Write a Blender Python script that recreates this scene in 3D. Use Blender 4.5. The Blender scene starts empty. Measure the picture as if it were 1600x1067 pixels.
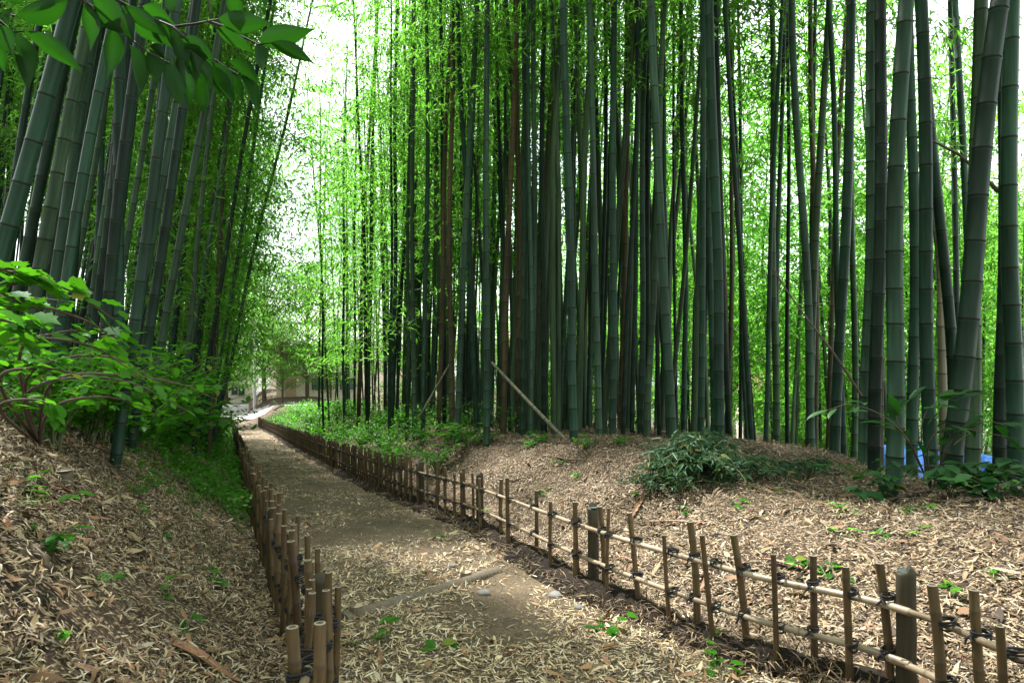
import bpy, math, random
import numpy as np
from mathutils import Matrix, Vector

R = math.radians
random.seed(11)
rng = np.random.default_rng(11)
SC = bpy.context.scene
COL = SC.collection

# ------------------------------------------------------------------ camera, sky, sun, exposure
F = 1050.0                                   # focal length in pixels of a 1600 px wide frame
cam = bpy.data.cameras.new('camera')
cam.sensor_width = 36.0
cam.lens = 36.0 * F / 1600.0
cam.clip_start = 0.05
cam.clip_end = 4000
camo = bpy.data.objects.new('camera', cam)
camo.location = (0, 0, 0)
camo.rotation_euler = (R(90), 0, 0)
COL.objects.link(camo)
SC.camera = camo

SUN_EL, SUN_AZ = 60.0, -35.0                  # degrees; azimuth clockwise from the viewing direction
w = bpy.data.worlds.new('World')
SC.world = w
w.use_nodes = True
wn = w.node_tree
wn.nodes.clear()
sky = wn.nodes.new('ShaderNodeTexSky')
sky.sky_type = 'NISHITA'
sky.sun_disc = False
sky.sun_elevation = R(SUN_EL)
sky.sun_rotation = R(SUN_AZ)
sky.air_density = 1.0
sky.dust_density = 1.2
sky.ozone_density = 1.0
bg = wn.nodes.new('ShaderNodeBackground')
bg.inputs['Strength'].default_value = 0.11
wo = wn.nodes.new('ShaderNodeOutputWorld')
# thin bright cloud over most of the sky
tcw = wn.nodes.new('ShaderNodeTexCoord')
cn = wn.nodes.new('ShaderNodeTexNoise'); cn.inputs['Scale'].default_value = 2.2; cn.inputs['Detail'].default_value = 6
wn.links.new(tcw.outputs['Generated'], cn.inputs['Vector'])
cr = wn.nodes.new('ShaderNodeValToRGB'); cr.color_ramp.elements[0].position = .30; cr.color_ramp.elements[0].color = (.55, .55, .55, 1)
cr.color_ramp.elements[1].position = .62; cr.color_ramp.elements[1].color = (.92, .92, .92, 1)
wn.links.new(cn.outputs[0], cr.inputs[0])
cm = wn.nodes.new('ShaderNodeMix'); cm.data_type = 'RGBA'
cm.inputs[7].default_value = (6.9, 7.1, 7.0, 1)
wn.links.new(cr.outputs[0], cm.inputs[0]); wn.links.new(sky.outputs[0], cm.inputs[6])
wn.links.new(cm.outputs[2], bg.inputs[0])
wn.links.new(bg.outputs[0], wo.inputs[0])

sl = bpy.data.lights.new('sun', 'SUN')
sl.energy = 4.4
sl.angle = R(1.5)
sl.color = (1.0, 0.97, 0.91)
so = bpy.data.objects.new('sun', sl)
sd = Vector((math.sin(R(SUN_AZ)) * math.cos(R(SUN_EL)), math.cos(R(SUN_AZ)) * math.cos(R(SUN_EL)), math.sin(R(SUN_EL))))
so.rotation_euler = sd.to_track_quat('Z', 'Y').to_euler()
so.location = (0, 0, 40)
COL.objects.link(so)

SC.view_settings.view_transform = 'Standard'
SC.view_settings.look = 'None'
SC.view_settings.gamma = 1.0
SC.view_settings.exposure = 2.05
SC.cycles.use_denoising = True
SC.cycles.max_bounces = 8
SC.cycles.diffuse_bounces = 4
SC.cycles.glossy_bounces = 2
SC.cycles.transmission_bounces = 5
SC.cycles.transparent_max_bounces = 4
SC.cycles.sample_clamp_indirect = 4.0


# ------------------------------------------------------------------ small helpers
def tag(o, label=None, cat=None, group=None, kind=None):
    if label: o['label'] = label
    if cat: o['category'] = cat
    if group: o['group'] = group
    if kind: o['kind'] = kind
    return o


def empty(name, loc, label=None, cat=None, group=None):
    o = bpy.data.objects.new(name, None)
    o.empty_display_size = 0.1
    o.location = loc
    COL.objects.link(o)
    return tag(o, label, cat, group)


def link(name, me, parent=None, mats=()):
    for m in mats:
        if m.name not in [x.name for x in me.materials if x]:
            me.materials.append(m)
    o = bpy.data.objects.new(name, me)
    COL.objects.link(o)
    if parent is not None:
        o.parent = parent
    return o


def copy_part(o, parent):
    c = o.copy()
    COL.objects.link(c)
    c.parent = parent
    for ch in o.children:
        copy_part(ch, c)
    return c


def copy_thing(o, label, group=None):
    c = o.copy()
    COL.objects.link(c)
    c['label'] = label
    if group: c['group'] = group
    for ch in o.children:
        copy_part(ch, c)
    return c


def smooth(me):
    me.polygons.foreach_set('use_smooth', np.ones(len(me.polygons), dtype=bool))


class MB:
    """collects verts / faces into one mesh, with a material slot per face and one colour per vertex"""
    def __init__(s):
        s.v = []; s.f = []; s.m = []; s.c = []

    def add(s, v, f, mat=0, col=(0.5, 0.5, 0.5)):
        b = len(s.v)
        s.v += [tuple(p) for p in v]
        s.f += [tuple(b + i for i in q) for q in f]
        s.m += [mat] * len(f)
        if len(col) == 3 and not hasattr(col[0], '__len__'):
            s.c += [tuple(col)] * len(v)
        else:
            s.c += [tuple(q) for q in col]

    def tube(s, pts, rad, n=8, mat=0, col=(0.5, 0.5, 0.5), capmat=None, squash=1.0):
        pts = [Vector(p) for p in pts]
        if not hasattr(rad, '__len__'):
            rad = [rad] * len(pts)
        vs, fs = [], []
        prev = None
        for i, p in enumerate(pts):
            a = pts[max(0, i - 1)]; b = pts[min(len(pts) - 1, i + 1)]
            d = (b - a).normalized()
            ref = prev if prev is not None else (Vector((1, 0, 0)) if abs(d.x) < 0.8 else Vector((0, 1, 0)))
            u = (ref - d * ref.dot(d)).normalized()
            prev = u
            v = d.cross(u)
            for k in range(n):
                t = 2 * math.pi * k / n
                vs.append(p + u * (rad[i] * math.cos(t)) + v * (rad[i] * squash * math.sin(t)))
        for i in range(len(pts) - 1):
            for k in range(n):
                fs.append((i * n + k, i * n + (k + 1) % n, (i + 1) * n + (k + 1) % n, (i + 1) * n + k))
        s.add(vs, fs, mat, col if not (hasattr(col[0], '__len__')) else [c for c in col for _ in range(n)])
        cm = mat if capmat is None else capmat
        c0 = col if not hasattr(col[0], '__len__') else col[0]
        s.add(vs[:n], [tuple(range(n - 1, -1, -1))], cm, c0)
        s.add(vs[-n:], [tuple(range(n))], cm, c0)

    def box(s, c, size, mat=0, col=(0.5, 0.5, 0.5), rz=0.0):
        cx, cy, cz = c; a, b, h = [q / 2 for q in size]
        ca, sa = math.cos(rz), math.sin(rz)
        vs = []
        for z in (-h, h):
            for x, y in ((-a, -b), (a, -b), (a, b), (-a, b)):
                vs.append((cx + x * ca - y * sa, cy + x * sa + y * ca, cz + z))
        s.add(vs, [(3, 2, 1, 0), (4, 5, 6, 7), (0, 1, 5, 4), (1, 2, 6, 5), (2, 3, 7, 6), (3, 0, 4, 7)], mat, col)

    def mesh(s, name, mats, sm=True):
        me = bpy.data.meshes.new(name)
        me.from_pydata(s.v, [], s.f)
        for m in mats: me.materials.append(m)
        me.polygons.foreach_set('material_index', np.array(s.m, dtype=np.int32))
        a = me.attributes.new('col', 'FLOAT_COLOR', 'POINT')
        cc = np.ones((len(s.v), 4), dtype=np.float32); cc[:, :3] = np.array(s.c, dtype=np.float32)
        a.data.foreach_set('color', cc.ravel())
        if sm: smooth(me)
        me.update()
        return me


def np_mesh(name, V, faces, col, mats, midx=None, sm=False):
    """V (n,3); faces list of integer arrays (k, 3|4); col (n,3)"""
    me = bpy.data.meshes.new(name)
    loops = np.concatenate([f.ravel() for f in faces]).astype(np.int32)
    tot = np.concatenate([np.full(len(f), f.shape[1], dtype=np.int32) for f in faces])
    start = np.concatenate([[0], np.cumsum(tot)[:-1]]).astype(np.int32)
    me.vertices.add(len(V)); me.loops.add(len(loops)); me.polygons.add(len(tot))
    me.vertices.foreach_set('co', np.ascontiguousarray(V, dtype=np.float32).ravel())
    me.loops.foreach_set('vertex_index', loops)
    me.polygons.foreach_set('loop_start', start)
    me.polygons.foreach_set('loop_total', tot)
    for m in mats: me.materials.append(m)
    if midx is not None:
        me.polygons.foreach_set('material_index', midx.astype(np.int32))
    if sm: me.polygons.foreach_set('use_smooth', np.ones(len(tot), dtype=bool))
    a = me.attributes.new('col', 'FLOAT_COLOR', 'POINT')
    cc = np.ones((len(V), 4), dtype=np.float32); cc[:, :3] = col
    a.data.foreach_set('color', cc.ravel())
    me.update(calc_edges=True)
    me.validate()
    return me


# leaf templates: (x along 0..1, y side -.5...5, z bend), faces as tris and quads
def T(verts, tris=(), quads=()):
    return np.array(verts, float), np.array(tris, int).reshape(-1, 3), np.array(quads, int).reshape(-1, 4)


LANCE = T([(0, 0, 0), (.38, .5, .05), (1, 0, -.14), (.38, -.5, .05)], [(0, 2, 1), (0, 3, 2)])
LITTER = T([(0, 0, .0), (.3, .5, .05), (.3, -.5, .03), (.68, .36, .05), (.68, -.36, .06), (1, 0, -.02)],
           [(0, 2, 1), (3, 4, 5)], [(1, 2, 4, 3)])
OVATE = T([(0, 0, 0), (.22, .4, .02), (.22, 0, -.02), (.22, -.4, .02), (.55, .5, .0), (.55, 0, -.05), (.55, -.5, .0),
           (.82, .24, -.07), (.82, 0, -.1), (.82, -.24, -.07), (1, 0, -.17)],
          [(0, 2, 1), (0, 3, 2), (7, 8, 10), (8, 9, 10)], [(1, 2, 5, 4), (2, 3, 6, 5), (4, 5, 8, 7), (5, 6, 9, 8)])
_lp = [(.0, .0), (.05, .30), (.22, .26), (.30, .56), (.46, .36), (.60, .46), (.68, .20), (1.0, 0)]
_lv = [(.38, 0, -.03)] + [(x, y, .02 - .12 * x * x) for x, y in _lp] + [(x, -y, .02 - .12 * x * x) for x, y in _lp[-2:0:-1]]
LOBED = T(_lv, [(0, i, i + 1) for i in range(1, len(_lv) - 1)] + [(0, len(_lv) - 1, 1)])


def unit(a):
    return a / np.maximum(np.linalg.norm(a, axis=1, keepdims=True), 1e-9)


def scatter(tpl, P, D, U, L, W, curl=None):
    tv, tt, tq = tpl
    D = unit(D); S = unit(np.cross(U, D)); N = np.cross(D, S)
    z = np.repeat(tv[None, :, 2], len(P), 0)
    if curl is not None:
        z = z * 1.0 + curl[:, None] * (tv[None, :, 0] - .5) ** 2
    V = (P[:, None, :] + (tv[None, :, 0] * L[:, None])[..., None] * D[:, None, :]
         + (tv[None, :, 1] * W[:, None])[..., None] * S[:, None, :]
         + (z * L[:, None])[..., None] * N[:, None, :])
    off = (np.arange(len(P)) * len(tv))[:, None, None]
    out = []
    for f in (tt, tq):
        out.append((f[None] + off).reshape(-1, f.shape[1]) if len(f) else np.zeros((0, f.shape[1] or 3), int))
    return V.reshape(-1, 3), [q for q in out if len(q)], len(tv)


def leaf_mesh(name, tpl, P, D, U, L, W, col, mats, curl=None, extra=None):
    V, fs, k = scatter(tpl, P, D, U, L, W, curl)
    C = np.repeat(col, k, 0)
    nleaf = sum(len(f) for f in fs)
    mi = np.zeros(nleaf, int)
    if extra is not None:                     # twigs: an MB, second material
        ev = np.array(extra.v, float); n0 = len(V)
        V = np.concatenate([V, ev]); C = np.concatenate([C, np.array(extra.c, float)])
        q4 = np.array([f for f in extra.f if len(f) == 4], int)
        fs = fs + [q4 + n0]
        mi = np.concatenate([mi, np.ones(len(q4), int)])
    return np_mesh(name, V, fs, C, mats, mi)


# ------------------------------------------------------------------ noise
def vnoise(x, y, seed=0):
    x = np.asarray(x, float); y = np.asarray(y, float)
    xi = np.floor(x).astype(np.int64); yi = np.floor(y).astype(np.int64)
    fx = x - xi; fy = y - yi
    fx = fx * fx * (3 - 2 * fx); fy = fy * fy * (3 - 2 * fy)

    def h(a, b):
        n = (a * 374761393 + b * 668265263 + seed * 2147483647) & 0xffffffff
        n = ((n ^ (n >> 13)) * 1274126177) & 0xffffffff
        return ((n ^ (n >> 16)) & 0xffff) / 65535.0
    return (h(xi, yi) * (1 - fx) + h(xi + 1, yi) * fx) * (1 - fy) + (h(xi, yi + 1) * (1 - fx) + h(xi + 1, yi + 1) * fx) * fy - .5


def fbm(x, y, sc, seed=0, oct=3):
    a = 0; k = 1.0
    for i in range(oct):
        a = a + k * vnoise(np.asarray(x) / sc, np.asarray(y) / sc, seed + i * 7)
        sc = sc / 2.1; k *= .5
    return a


# ------------------------------------------------------------------ the lie of the land
def catmull(pts, n=16):
    P = [np.array(p, float) for p in pts]
    P = [2 * P[0] - P[1]] + P + [2 * P[-1] - P[-2]]
    out = []
    for i in range(1, len(P) - 2):
        for k in range(n):
            t = k / n
            out.append(.5 * ((2 * P[i]) + (-P[i - 1] + P[i + 1]) * t + (2 * P[i - 1] - 5 * P[i] + 4 * P[i + 1] - P[i + 2]) * t * t
                             + (-P[i - 1] + 3 * P[i] - 3 * P[i + 1] + P[i + 2]) * t ** 3))
    out.append(P[-2])
    return np.array(out)


RF = catmull([(1.84, .2), (1.78, 1.2), (1.70, 2.2), (1.62, 2.86), (1.17, 3.45), (.526, 4.72), (-.337, 6.95), (-1.2, 8.75), (-2.4, 11.2),
              (-4.69, 16.4), (-8.2, 24.8), (-11.9, 33.6), (-16.6, 44)])
LF = catmull([(-.30, .2), (-.48, 1.3), (-.635, 2.07), (-.79, 2.8), (-1.25, 3.76), (-1.68, 4.76), (-2.56, 6.8), (-4.03, 10.2), (-7.3, 17.9),
              (-13.7, 33), (-18.4, 44)])


def xR(y): return np.interp(y, RF[:, 1], RF[:, 0], left=1.84) - np.maximum(np.asarray(y) - 44, 0) * .43
def xL(y): return np.interp(y, LF[:, 1], LF[:, 0], left=-.3) - np.maximum(np.asarray(y) - 44, 0) * .43


def sstep(a, b, x):
    t = np.clip((x - a) / (b - a), 0, 1)
    return t * t * (3 - 2 * t)


_by = np.array([-40, -5, 0, 30, 36, 42, 50, 60, 75, 2000])
_bz = np.array([-.77, -.77, -1.28, -4.34, -4.92, -5.42, -5.95, -6.5, -6.7, -6.7])
def base_z(y): return np.interp(y, _by, _bz)


_lx = np.array([-1, 0, .4, .85, 1.3, 1.7, 2.2, 3, 5, 8, 20, 45, 90, 3000])
_lz = np.array([0, 0, .15, .47, .92, 1.2, 1.4, 1.62, 2.2, 4.0, 11.5, 24, 30, 30])


def ground_z(x, y, fine=True):
    x = np.asarray(x, float); y = np.asarray(y, float)
    b = base_z(y)
    dl = (xL(y) - x) * .924
    dr = (x - xR(y)) * .924
    rl = sum(np.interp(dl + k, _lx, _lz) for k in (-.12, 0, .12)) / 3
    fade = 1 - sstep(42, 56, y)
    t = -.3825 * x + .924 * y
    A = .60 + .28 * sstep(4.5, 6.5, t) + .25 * sstep(14, 28, t)
    rr = .07 * sstep(-.06, .08, dr) + (A - .07) * sstep(0, 2.0, dr)
    drop = np.maximum(dr - 6.2 + 2.3 * sstep(1.5, 4, x), 0)
    rr = rr - .52 * (np.sqrt(drop ** 2 + .8) - math.sqrt(.8))
    z = b + np.where(dl > 0, rl * fade, 0) + np.where(dr > -.1, rr, 0)
    floor = -9.5 + .4 * fbm(x, y, 30, 5)
    z = np.maximum(z, floor)
    if fine:
        off = np.clip(np.maximum(dl, dr) * 2.2, 0, 1)
        near = np.exp(-np.hypot(x, y) / 30)
        z = z + off * (fbm(x, y, 1.3, 1) * .13 + fbm(x, y, .35, 2) * .045 * near)
    return z


def path_z(x, y):
    return base_z(y) + .012 + fbm(x, y, 1.1, 31) * .035 + fbm(x, y, .22, 32, 2) * .010


def surf_z(x, y):
    x = np.asarray(x, float); y = np.asarray(y, float)
    inp = (x > xL(y)) & (x < xR(y)) & (y < 52)
    return np.where(inp, np.maximum(path_z(x, y), ground_z(x, y) - .05), ground_z(x, y))


def at(u, v, Y):
    return Vector(((u - 800) / F * Y, Y, (533.5 - v) / F * Y))


def hit(u, v, y0=1.2, y1=70.0):
    ys = np.geomspace(y0, y1, 3000)
    xs = (u - 800) / F * ys; zs = (533.5 - v) / F * ys
    g = surf_z(xs, ys)
    k = np.argmax(g >= zs)
    if g[k] < zs[k]:
        k = len(ys) - 1
    return Vector((xs[k], ys[k], float(g[k])))


def uv(p):
    return 800 + F * p[0] / p[1], 533.5 - F * p[2] / p[1]


# ------------------------------------------------------------------ materials
def mat(name):
    m = bpy.data.materials.new(name)
    m.use_nodes = True
    n = m.node_tree.nodes
    return m, n, m.node_tree.links, n['Principled BSDF']


def nd(nodes, typ, **kw):
    x = nodes.new(typ)
    for k, v in kw.items():
        if k in x.inputs: x.inputs[k].default_value = v
        else: setattr(x, k, v)
    return x


def ramp(nodes, stops):
    r = nodes.new('ShaderNodeValToRGB')
    e = r.color_ramp.elements
    while len(e) < len(stops): e.new(.5)
    for i, (p, c) in enumerate(stops):
        e[i].position = p; e[i].color = (*c, 1)
    return r


def mixc(nodes, links, fac, a, b, mode='MIX'):
    x = nodes.new('ShaderNodeMix'); x.data_type = 'RGBA'; x.blend_type = mode
    for sock, val in ((x.inputs[0], fac), (x.inputs[6], a), (x.inputs[7], b)):
        if hasattr(val, 'is_output'): links.new(val, sock)
        elif isinstance(val, (int, float)): sock.default_value = val
        else: sock.default_value = (*val, 1)
    return x.outputs[2]


def leaf_mat(name, dark, light, trans, tfac=.45, gloss=.05, rough=.35, objvar=.35):
    m, n, l, p = mat(name)
    n.remove(p)
    out = [x for x in n if x.type == 'OUTPUT_MATERIAL'][0]
    at_ = nd(n, 'ShaderNodeAttribute', attribute_name='col')
    sep = n.new('ShaderNodeSeparateColor'); l.new(at_.outputs['Color'], sep.inputs[0])
    oi = n.new('ShaderNodeObjectInfo')
    mx = nd(n, 'ShaderNodeMath', operation='MULTIPLY_ADD'); l.new(oi.outputs['Random'], mx.inputs[0]); mx.inputs[1].default_value = objvar; 
    ad = nd(n, 'ShaderNodeMath', operation='MULTIPLY'); l.new(sep.outputs[0], ad.inputs[0]); ad.inputs[1].default_value = 1 - objvar
    l.new(ad.outputs[0], mx.inputs[2])
    c1 = mixc(n, l, mx.outputs[0], dark, light)
    c1 = mixc(n, l, sep.outputs[1], c1, (.30, .24, .05))          # G channel: yellowed leaves
    c2 = mixc(n, l, mx.outputs[0], tuple(q * .28 for q in trans), trans)
    d = n.new('ShaderNodeBsdfDiffuse'); l.new(c1, d.inputs[0])
    t = n.new('ShaderNodeBsdfTranslucent'); l.new(c2, t.inputs[0])
    ms = n.new('ShaderNodeMixShader'); ms.inputs[0].default_value = tfac
    l.new(d.outputs[0], ms.inputs[1]); l.new(t.outputs[0], ms.inputs[2])
    g = n.new('ShaderNodeBsdfGlossy'); g.inputs['Roughness'].default_value = rough; g.inputs[0].default_value = (.9, 1, .95, 1)
    m2 = n.new('ShaderNodeMixShader'); m2.inputs[0].default_value = gloss
    l.new(ms.outputs[0], m2.inputs[1]); l.new(g.outputs[0], m2.inputs[2])
    l.new(m2.outputs[0], out.inputs[0])
    return m


M = {}
M['bamboo_leaf'] = leaf_mat('bamboo leaf', (.028, .078, .014), (.072, .165, .028), (.25, .70, .065), .58, .008)
M['tree_leaf'] = leaf_mat('tree leaf', (.022, .08, .010), (.06, .16, .014), (.19, .47, .06), .5, .008)
M['shrub_leaf'] = leaf_mat('shrub leaf', (.020, .09, .010), (.06, .20, .016), (.17, .62, .02), .45, .010)
M['branch_leaf'] = leaf_mat('branch leaf', (.006, .026, .008), (.016, .055, .011), (.018, .10, .004), .5, .010, .35)
M['cut_leaf'] = leaf_mat('cut bamboo leaf', (.022, .06, .028), (.048, .105, .05), (.07, .16, .05), .35, .012, .4)
M['dark_leaf'] = leaf_mat('dark broad leaf', (.010, .045, .012), (.025, .085, .02), (.04, .20, .015), .4, .02, .4)


def twig_mat(name, c):
    m, n, l, p = mat(name)
    p.inputs['Base Color'].default_value = (*c, 1); p.inputs['Roughness'].default_value = .8
    return m


M['twig'] = twig_mat('twig', (.10, .12, .05))
M['brown_twig'] = twig_mat('brown twig', (.07, .045, .03))

# culms: node rings carried by the vertex colour (R pale bloom, G dark node line, B tone)
def culm_mat(name, stops, rough=.46):
    m, n, l, p = mat(name)
    a = nd(n, 'ShaderNodeAttribute', attribute_name='col')
    sep = n.new('ShaderNodeSeparateColor'); l.new(a.outputs['Color'], sep.inputs[0])
    oi = n.new('ShaderNodeObjectInfo')
    tc = n.new('ShaderNodeTexCoord')
    mp = n.new('ShaderNodeMapping'); mp.inputs['Scale'].default_value = (30, 30, 1.6); l.new(tc.outputs['Object'], mp.inputs[0])
    of = nd(n, 'ShaderNodeVectorMath', operation='ADD'); l.new(mp.outputs[0], of.inputs[0])
    cmb = n.new('ShaderNodeCombineXYZ')
    for i in range(3): l.new(oi.outputs['Random'], cmb.inputs[i])
    sc = nd(n, 'ShaderNodeVectorMath', operation='SCALE'); l.new(cmb.outputs[0], sc.inputs[0]); sc.inputs['Scale'].default_value = 40
    l.new(sc.outputs[0], of.inputs[1])
    nz = nd(n, 'ShaderNodeTexNoise', Scale=1.0, Detail=4.0, Roughness=.6); l.new(of.outputs[0], nz.inputs['Vector'])
    mp2 = n.new('ShaderNodeMapping'); mp2.inputs['Scale'].default_value = (6, 6, .5); l.new(tc.outputs['Object'], mp2.inputs[0])
    of2 = nd(n, 'ShaderNodeVectorMath', operation='ADD'); l.new(mp2.outputs[0], of2.inputs[0]); l.new(sc.outputs[0], of2.inputs[1])
    nz2 = nd(n, 'ShaderNodeTexNoise', Scale=1.0, Detail=3.0); l.new(of2.outputs[0], nz2.inputs['Vector'])
    r = ramp(n, stops); l.new(oi.outputs['Random'], r.inputs[0])
    c = r.outputs[0]
    k1 = ramp(n, [(.3, (.62, .62, .62)), (.7, (1.3, 1.3, 1.25))]); l.new(nz.outputs[0], k1.inputs[0])
    c = mixc(n, l, 1.0, c, k1.outputs[0], 'MULTIPLY')
    k2 = ramp(n, [(.32, (.5, .55, .5)), (.5, (1, 1, 1)), (.66, (1.5, 1.4, 1.35))]); l.new(nz2.outputs[0], k2.inputs[0])
    c = mixc(n, l, 1.0, c, k2.outputs[0], 'MULTIPLY')
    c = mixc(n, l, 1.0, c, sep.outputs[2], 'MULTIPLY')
    f1 = nd(n, 'ShaderNodeMath', operation='MULTIPLY'); l.new(sep.outputs[0], f1.inputs[0]); f1.inputs[1].default_value = .16
    c = mixc(n, l, f1.outputs[0], c, (.08, .12, .09))
    c = mixc(n, l, sep.outputs[1], c, (.014, .018, .012))
    l.new(c, p.inputs['Base Color'])
    p.inputs['Roughness'].default_value = rough
    p.inputs['Specular IOR Level'].default_value = .16
    return m


M['culm'] = culm_mat('green culm', [(0, (.008, .033, .020)), (.4, (.016, .047, .030)), (.75, (.028, .062, .038)), (.9, (.042, .074, .038)), (1, (.014, .050, .018))])
M['culm_tan'] = culm_mat('old tan culm', [(0, (.046, .048, .022)), (1, (.068, .050, .024))], .55)
M['culm_dead'] = culm_mat('dead pale culm', [(0, (.11, .105, .07)), (1, (.15, .14, .10))], .6)
M['culm_dark'] = culm_mat('dark culm', [(0, (.005, .017, .011)), (1, (.010, .027, .017))], .5)


def cane_mat(name, stops, endc, rough=.6, msc=(60, 60, 4)):
    m, n, l, p = mat(name)
    a = nd(n, 'ShaderNodeAttribute', attribute_name='col')
    sep = n.new('ShaderNodeSeparateColor'); l.new(a.outputs['Color'], sep.inputs[0])
    oi = n.new('ShaderNodeObjectInfo')
    tc = n.new('ShaderNodeTexCoord')
    mp = n.new('ShaderNodeMapping'); mp.inputs['Scale'].default_value = msc; l.new(tc.outputs['Object'], mp.inputs[0])
    of = nd(n, 'ShaderNodeVectorMath', operation='ADD'); l.new(mp.outputs[0], of.inputs[0])
    ms = nd(n, 'ShaderNodeMath', operation='MULTIPLY'); l.new(oi.outputs['Random'], ms.inputs[0]); ms.inputs[1].default_value = 37
    l.new(ms.outputs[0], of.inputs[1])
    nz = nd(n, 'ShaderNodeTexNoise', Scale=1.0, Detail=5.0, Roughness=.65); l.new(of.outputs[0], nz.inputs['Vector'])
    r = ramp(n, stops); l.new(oi.outputs['Random'], r.inputs[0])
    k = ramp(n, [(.3, (.55, .52, .48)), (.7, (1.3, 1.28, 1.2))]); l.new(nz.outputs[0], k.inputs[0])
    c = mixc(n, l, 1.0, r.outputs[0], k.outputs[0], 'MULTIPLY')
    c = mixc(n, l, sep.outputs[1], c, (.03, .022, .014))          # G: node line, darker foot
    c = mixc(n, l, sep.outputs[0], c, endc)                       # R: cut end
    l.new(c, p.inputs['Base Color'])
    p.inputs['Roughness'].default_value = rough
    b = nd(n, 'ShaderNodeBump', Strength=.3, Distance=.002); l.new(nz.outputs[0], b.inputs['Height']); l.new(b.outputs[0], p.inputs['Normal'])
    return m


M['stake'] = cane_mat('stake cane', [(0, (.055, .031, .011)), (.35, (.095, .058, .022)), (.7, (.075, .045, .016)), (1, (.11, .075, .033))], (.24, .20, .14))
M['rail'] = cane_mat('rail cane', [(0, (.14, .105, .065)), (.5, (.24, .185, .13)), (1, (.30, .24, .18))], (.3, .25, .18), .38, (5, 5, 14))
M['post'] = cane_mat('post wood', [(0, (.026, .022, .009)), (1, (.04, .031, .013))], (.02, .045, .036), .75)
M['log'] = cane_mat('log', [(0, (.12, .095, .07)), (1, (.16, .13, .09))], (.33, .26, .18), .85)
M['stick'] = cane_mat('stick', [(0, (.07, .045, .03)), (1, (.13, .085, .055))], (.2, .15, .1), .8)
M['sheath'] = cane_mat('culm sheath', [(0, (.17, .065, .035)), (1, (.24, .12, .06))], (.2, .1, .05), .6)

m, n, l, p = mat('black rope'); p.inputs['Base Color'].default_value = (.008, .008, .009, 1); p.inputs['Roughness'].default_value = .8; M['rope'] = m


def earth_mat(name, stops, litter=None, bump=.35, bscale=18):
    m, n, l, p = mat(name)
    tc = n.new('ShaderNodeTexCoord')
    n1 = nd(n, 'ShaderNodeTexNoise', Scale=1.3, Detail=8.0, Roughness=.65); l.new(tc.outputs['Object'], n1.inputs['Vector'])
    n2 = nd(n, 'ShaderNodeTexNoise', Scale=bscale, Detail=8.0, Roughness=.7); l.new(tc.outputs['Object'], n2.inputs['Vector'])
    r = ramp(n, stops); l.new(n1.outputs[0], r.inputs[0])
    k = ramp(n, [(.25, (.45, .45, .45)), (.75, (1.45, 1.42, 1.36))]); l.new(n2.outputs[0], k.inputs[0])
    c = mixc(n, l, 1.0, r.outputs[0], k.outputs[0], 'MULTIPLY')
    vv = nd(n, 'ShaderNodeTexVoronoi', Scale=bscale * 4.5); l.new(tc.outputs['Object'], vv.inputs['Vector'])
    kv = ramp(n, [(.0, (1.5, 1.5, 1.5)), (.35, (1, 1, 1)), (.7, (.62, .62, .62))]); l.new(vv.outputs['Distance'], kv.inputs[0])
    c = mixc(n, l, 1.0, c, kv.outputs[0], 'MULTIPLY')
    if litter:
        for i, (sx, sy) in enumerate(((16, 70), (70, 16), (40, 52))):
            mp = n.new('ShaderNodeMapping'); mp.inputs['Scale'].default_value = (sx, sy, 20); mp.inputs['Rotation'].default_value = (0, 0, .5 * i)
            l.new(tc.outputs['Object'], mp.inputs[0])
            v = nd(n, 'ShaderNodeTexVoronoi', Scale=1.0); l.new(mp.outputs[0], v.inputs['Vector'])
            s = ramp(n, [(.18, (1, 1, 1)), (.34, (0, 0, 0))]); l.new(v.outputs['Distance'], s.inputs[0])
            cc = ramp(n, litter)
            sp = n.new('ShaderNodeSeparateColor'); l.new(v.outputs['Color'], sp.inputs[0]); l.new(sp.outputs[0], cc.inputs[0])
            c = mixc(n, l, s.outputs[0], c, cc.outputs[0])
    l.new(c, p.inputs['Base Color'])
    p.inputs['Roughness'].default_value = .95
    p.inputs['Specular IOR Level'].default_value = .2
    b = nd(n, 'ShaderNodeBump', Strength=bump, Distance=.03); l.new(n2.outputs[0], b.inputs['Height']); l.new(b.outputs[0], p.inputs['Normal'])
    return m


M['ground'] = earth_mat('leafy soil', [(.3, (.020, .013, .008)), (.55, (.040, .027, .017)), (.75, (.075, .052, .034))],
                        [(0, (.10, .065, .04)), (.4, (.22, .16, .10)), (.8, (.34, .27, .18)), (1, (.16, .10, .06))])
M['path'] = earth_mat('trodden earth', [(.3, (.10, .075, .050)), (.5, (.17, .13, .088)), (.62, (.12, .098, .075)), (.8, (.21, .165, .115))], None, .9, 34)
M['road'] = earth_mat('pale asphalt', [(.3, (.30, .30, .29)), (.7, (.38, .38, .37))], None, .1, 40)

m, n, l, p = mat('dry leaf')
a = nd(n, 'ShaderNodeAttribute', attribute_name='col')
l.new(a.outputs['Color'], p.inputs['Base Color']); p.inputs['Roughness'].default_value = .7; p.inputs['Specular IOR Level'].default_value = .25
M['dry_leaf'] = m

# ------------------------------------------------------------------ ground, path, road
def axis(segs):
    out = []
    for a, b, st in segs:
        out.append(np.arange(a, b, st))
    return np.unique(np.round(np.concatenate(out + [[segs[-1][1]]]), 4))


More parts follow.
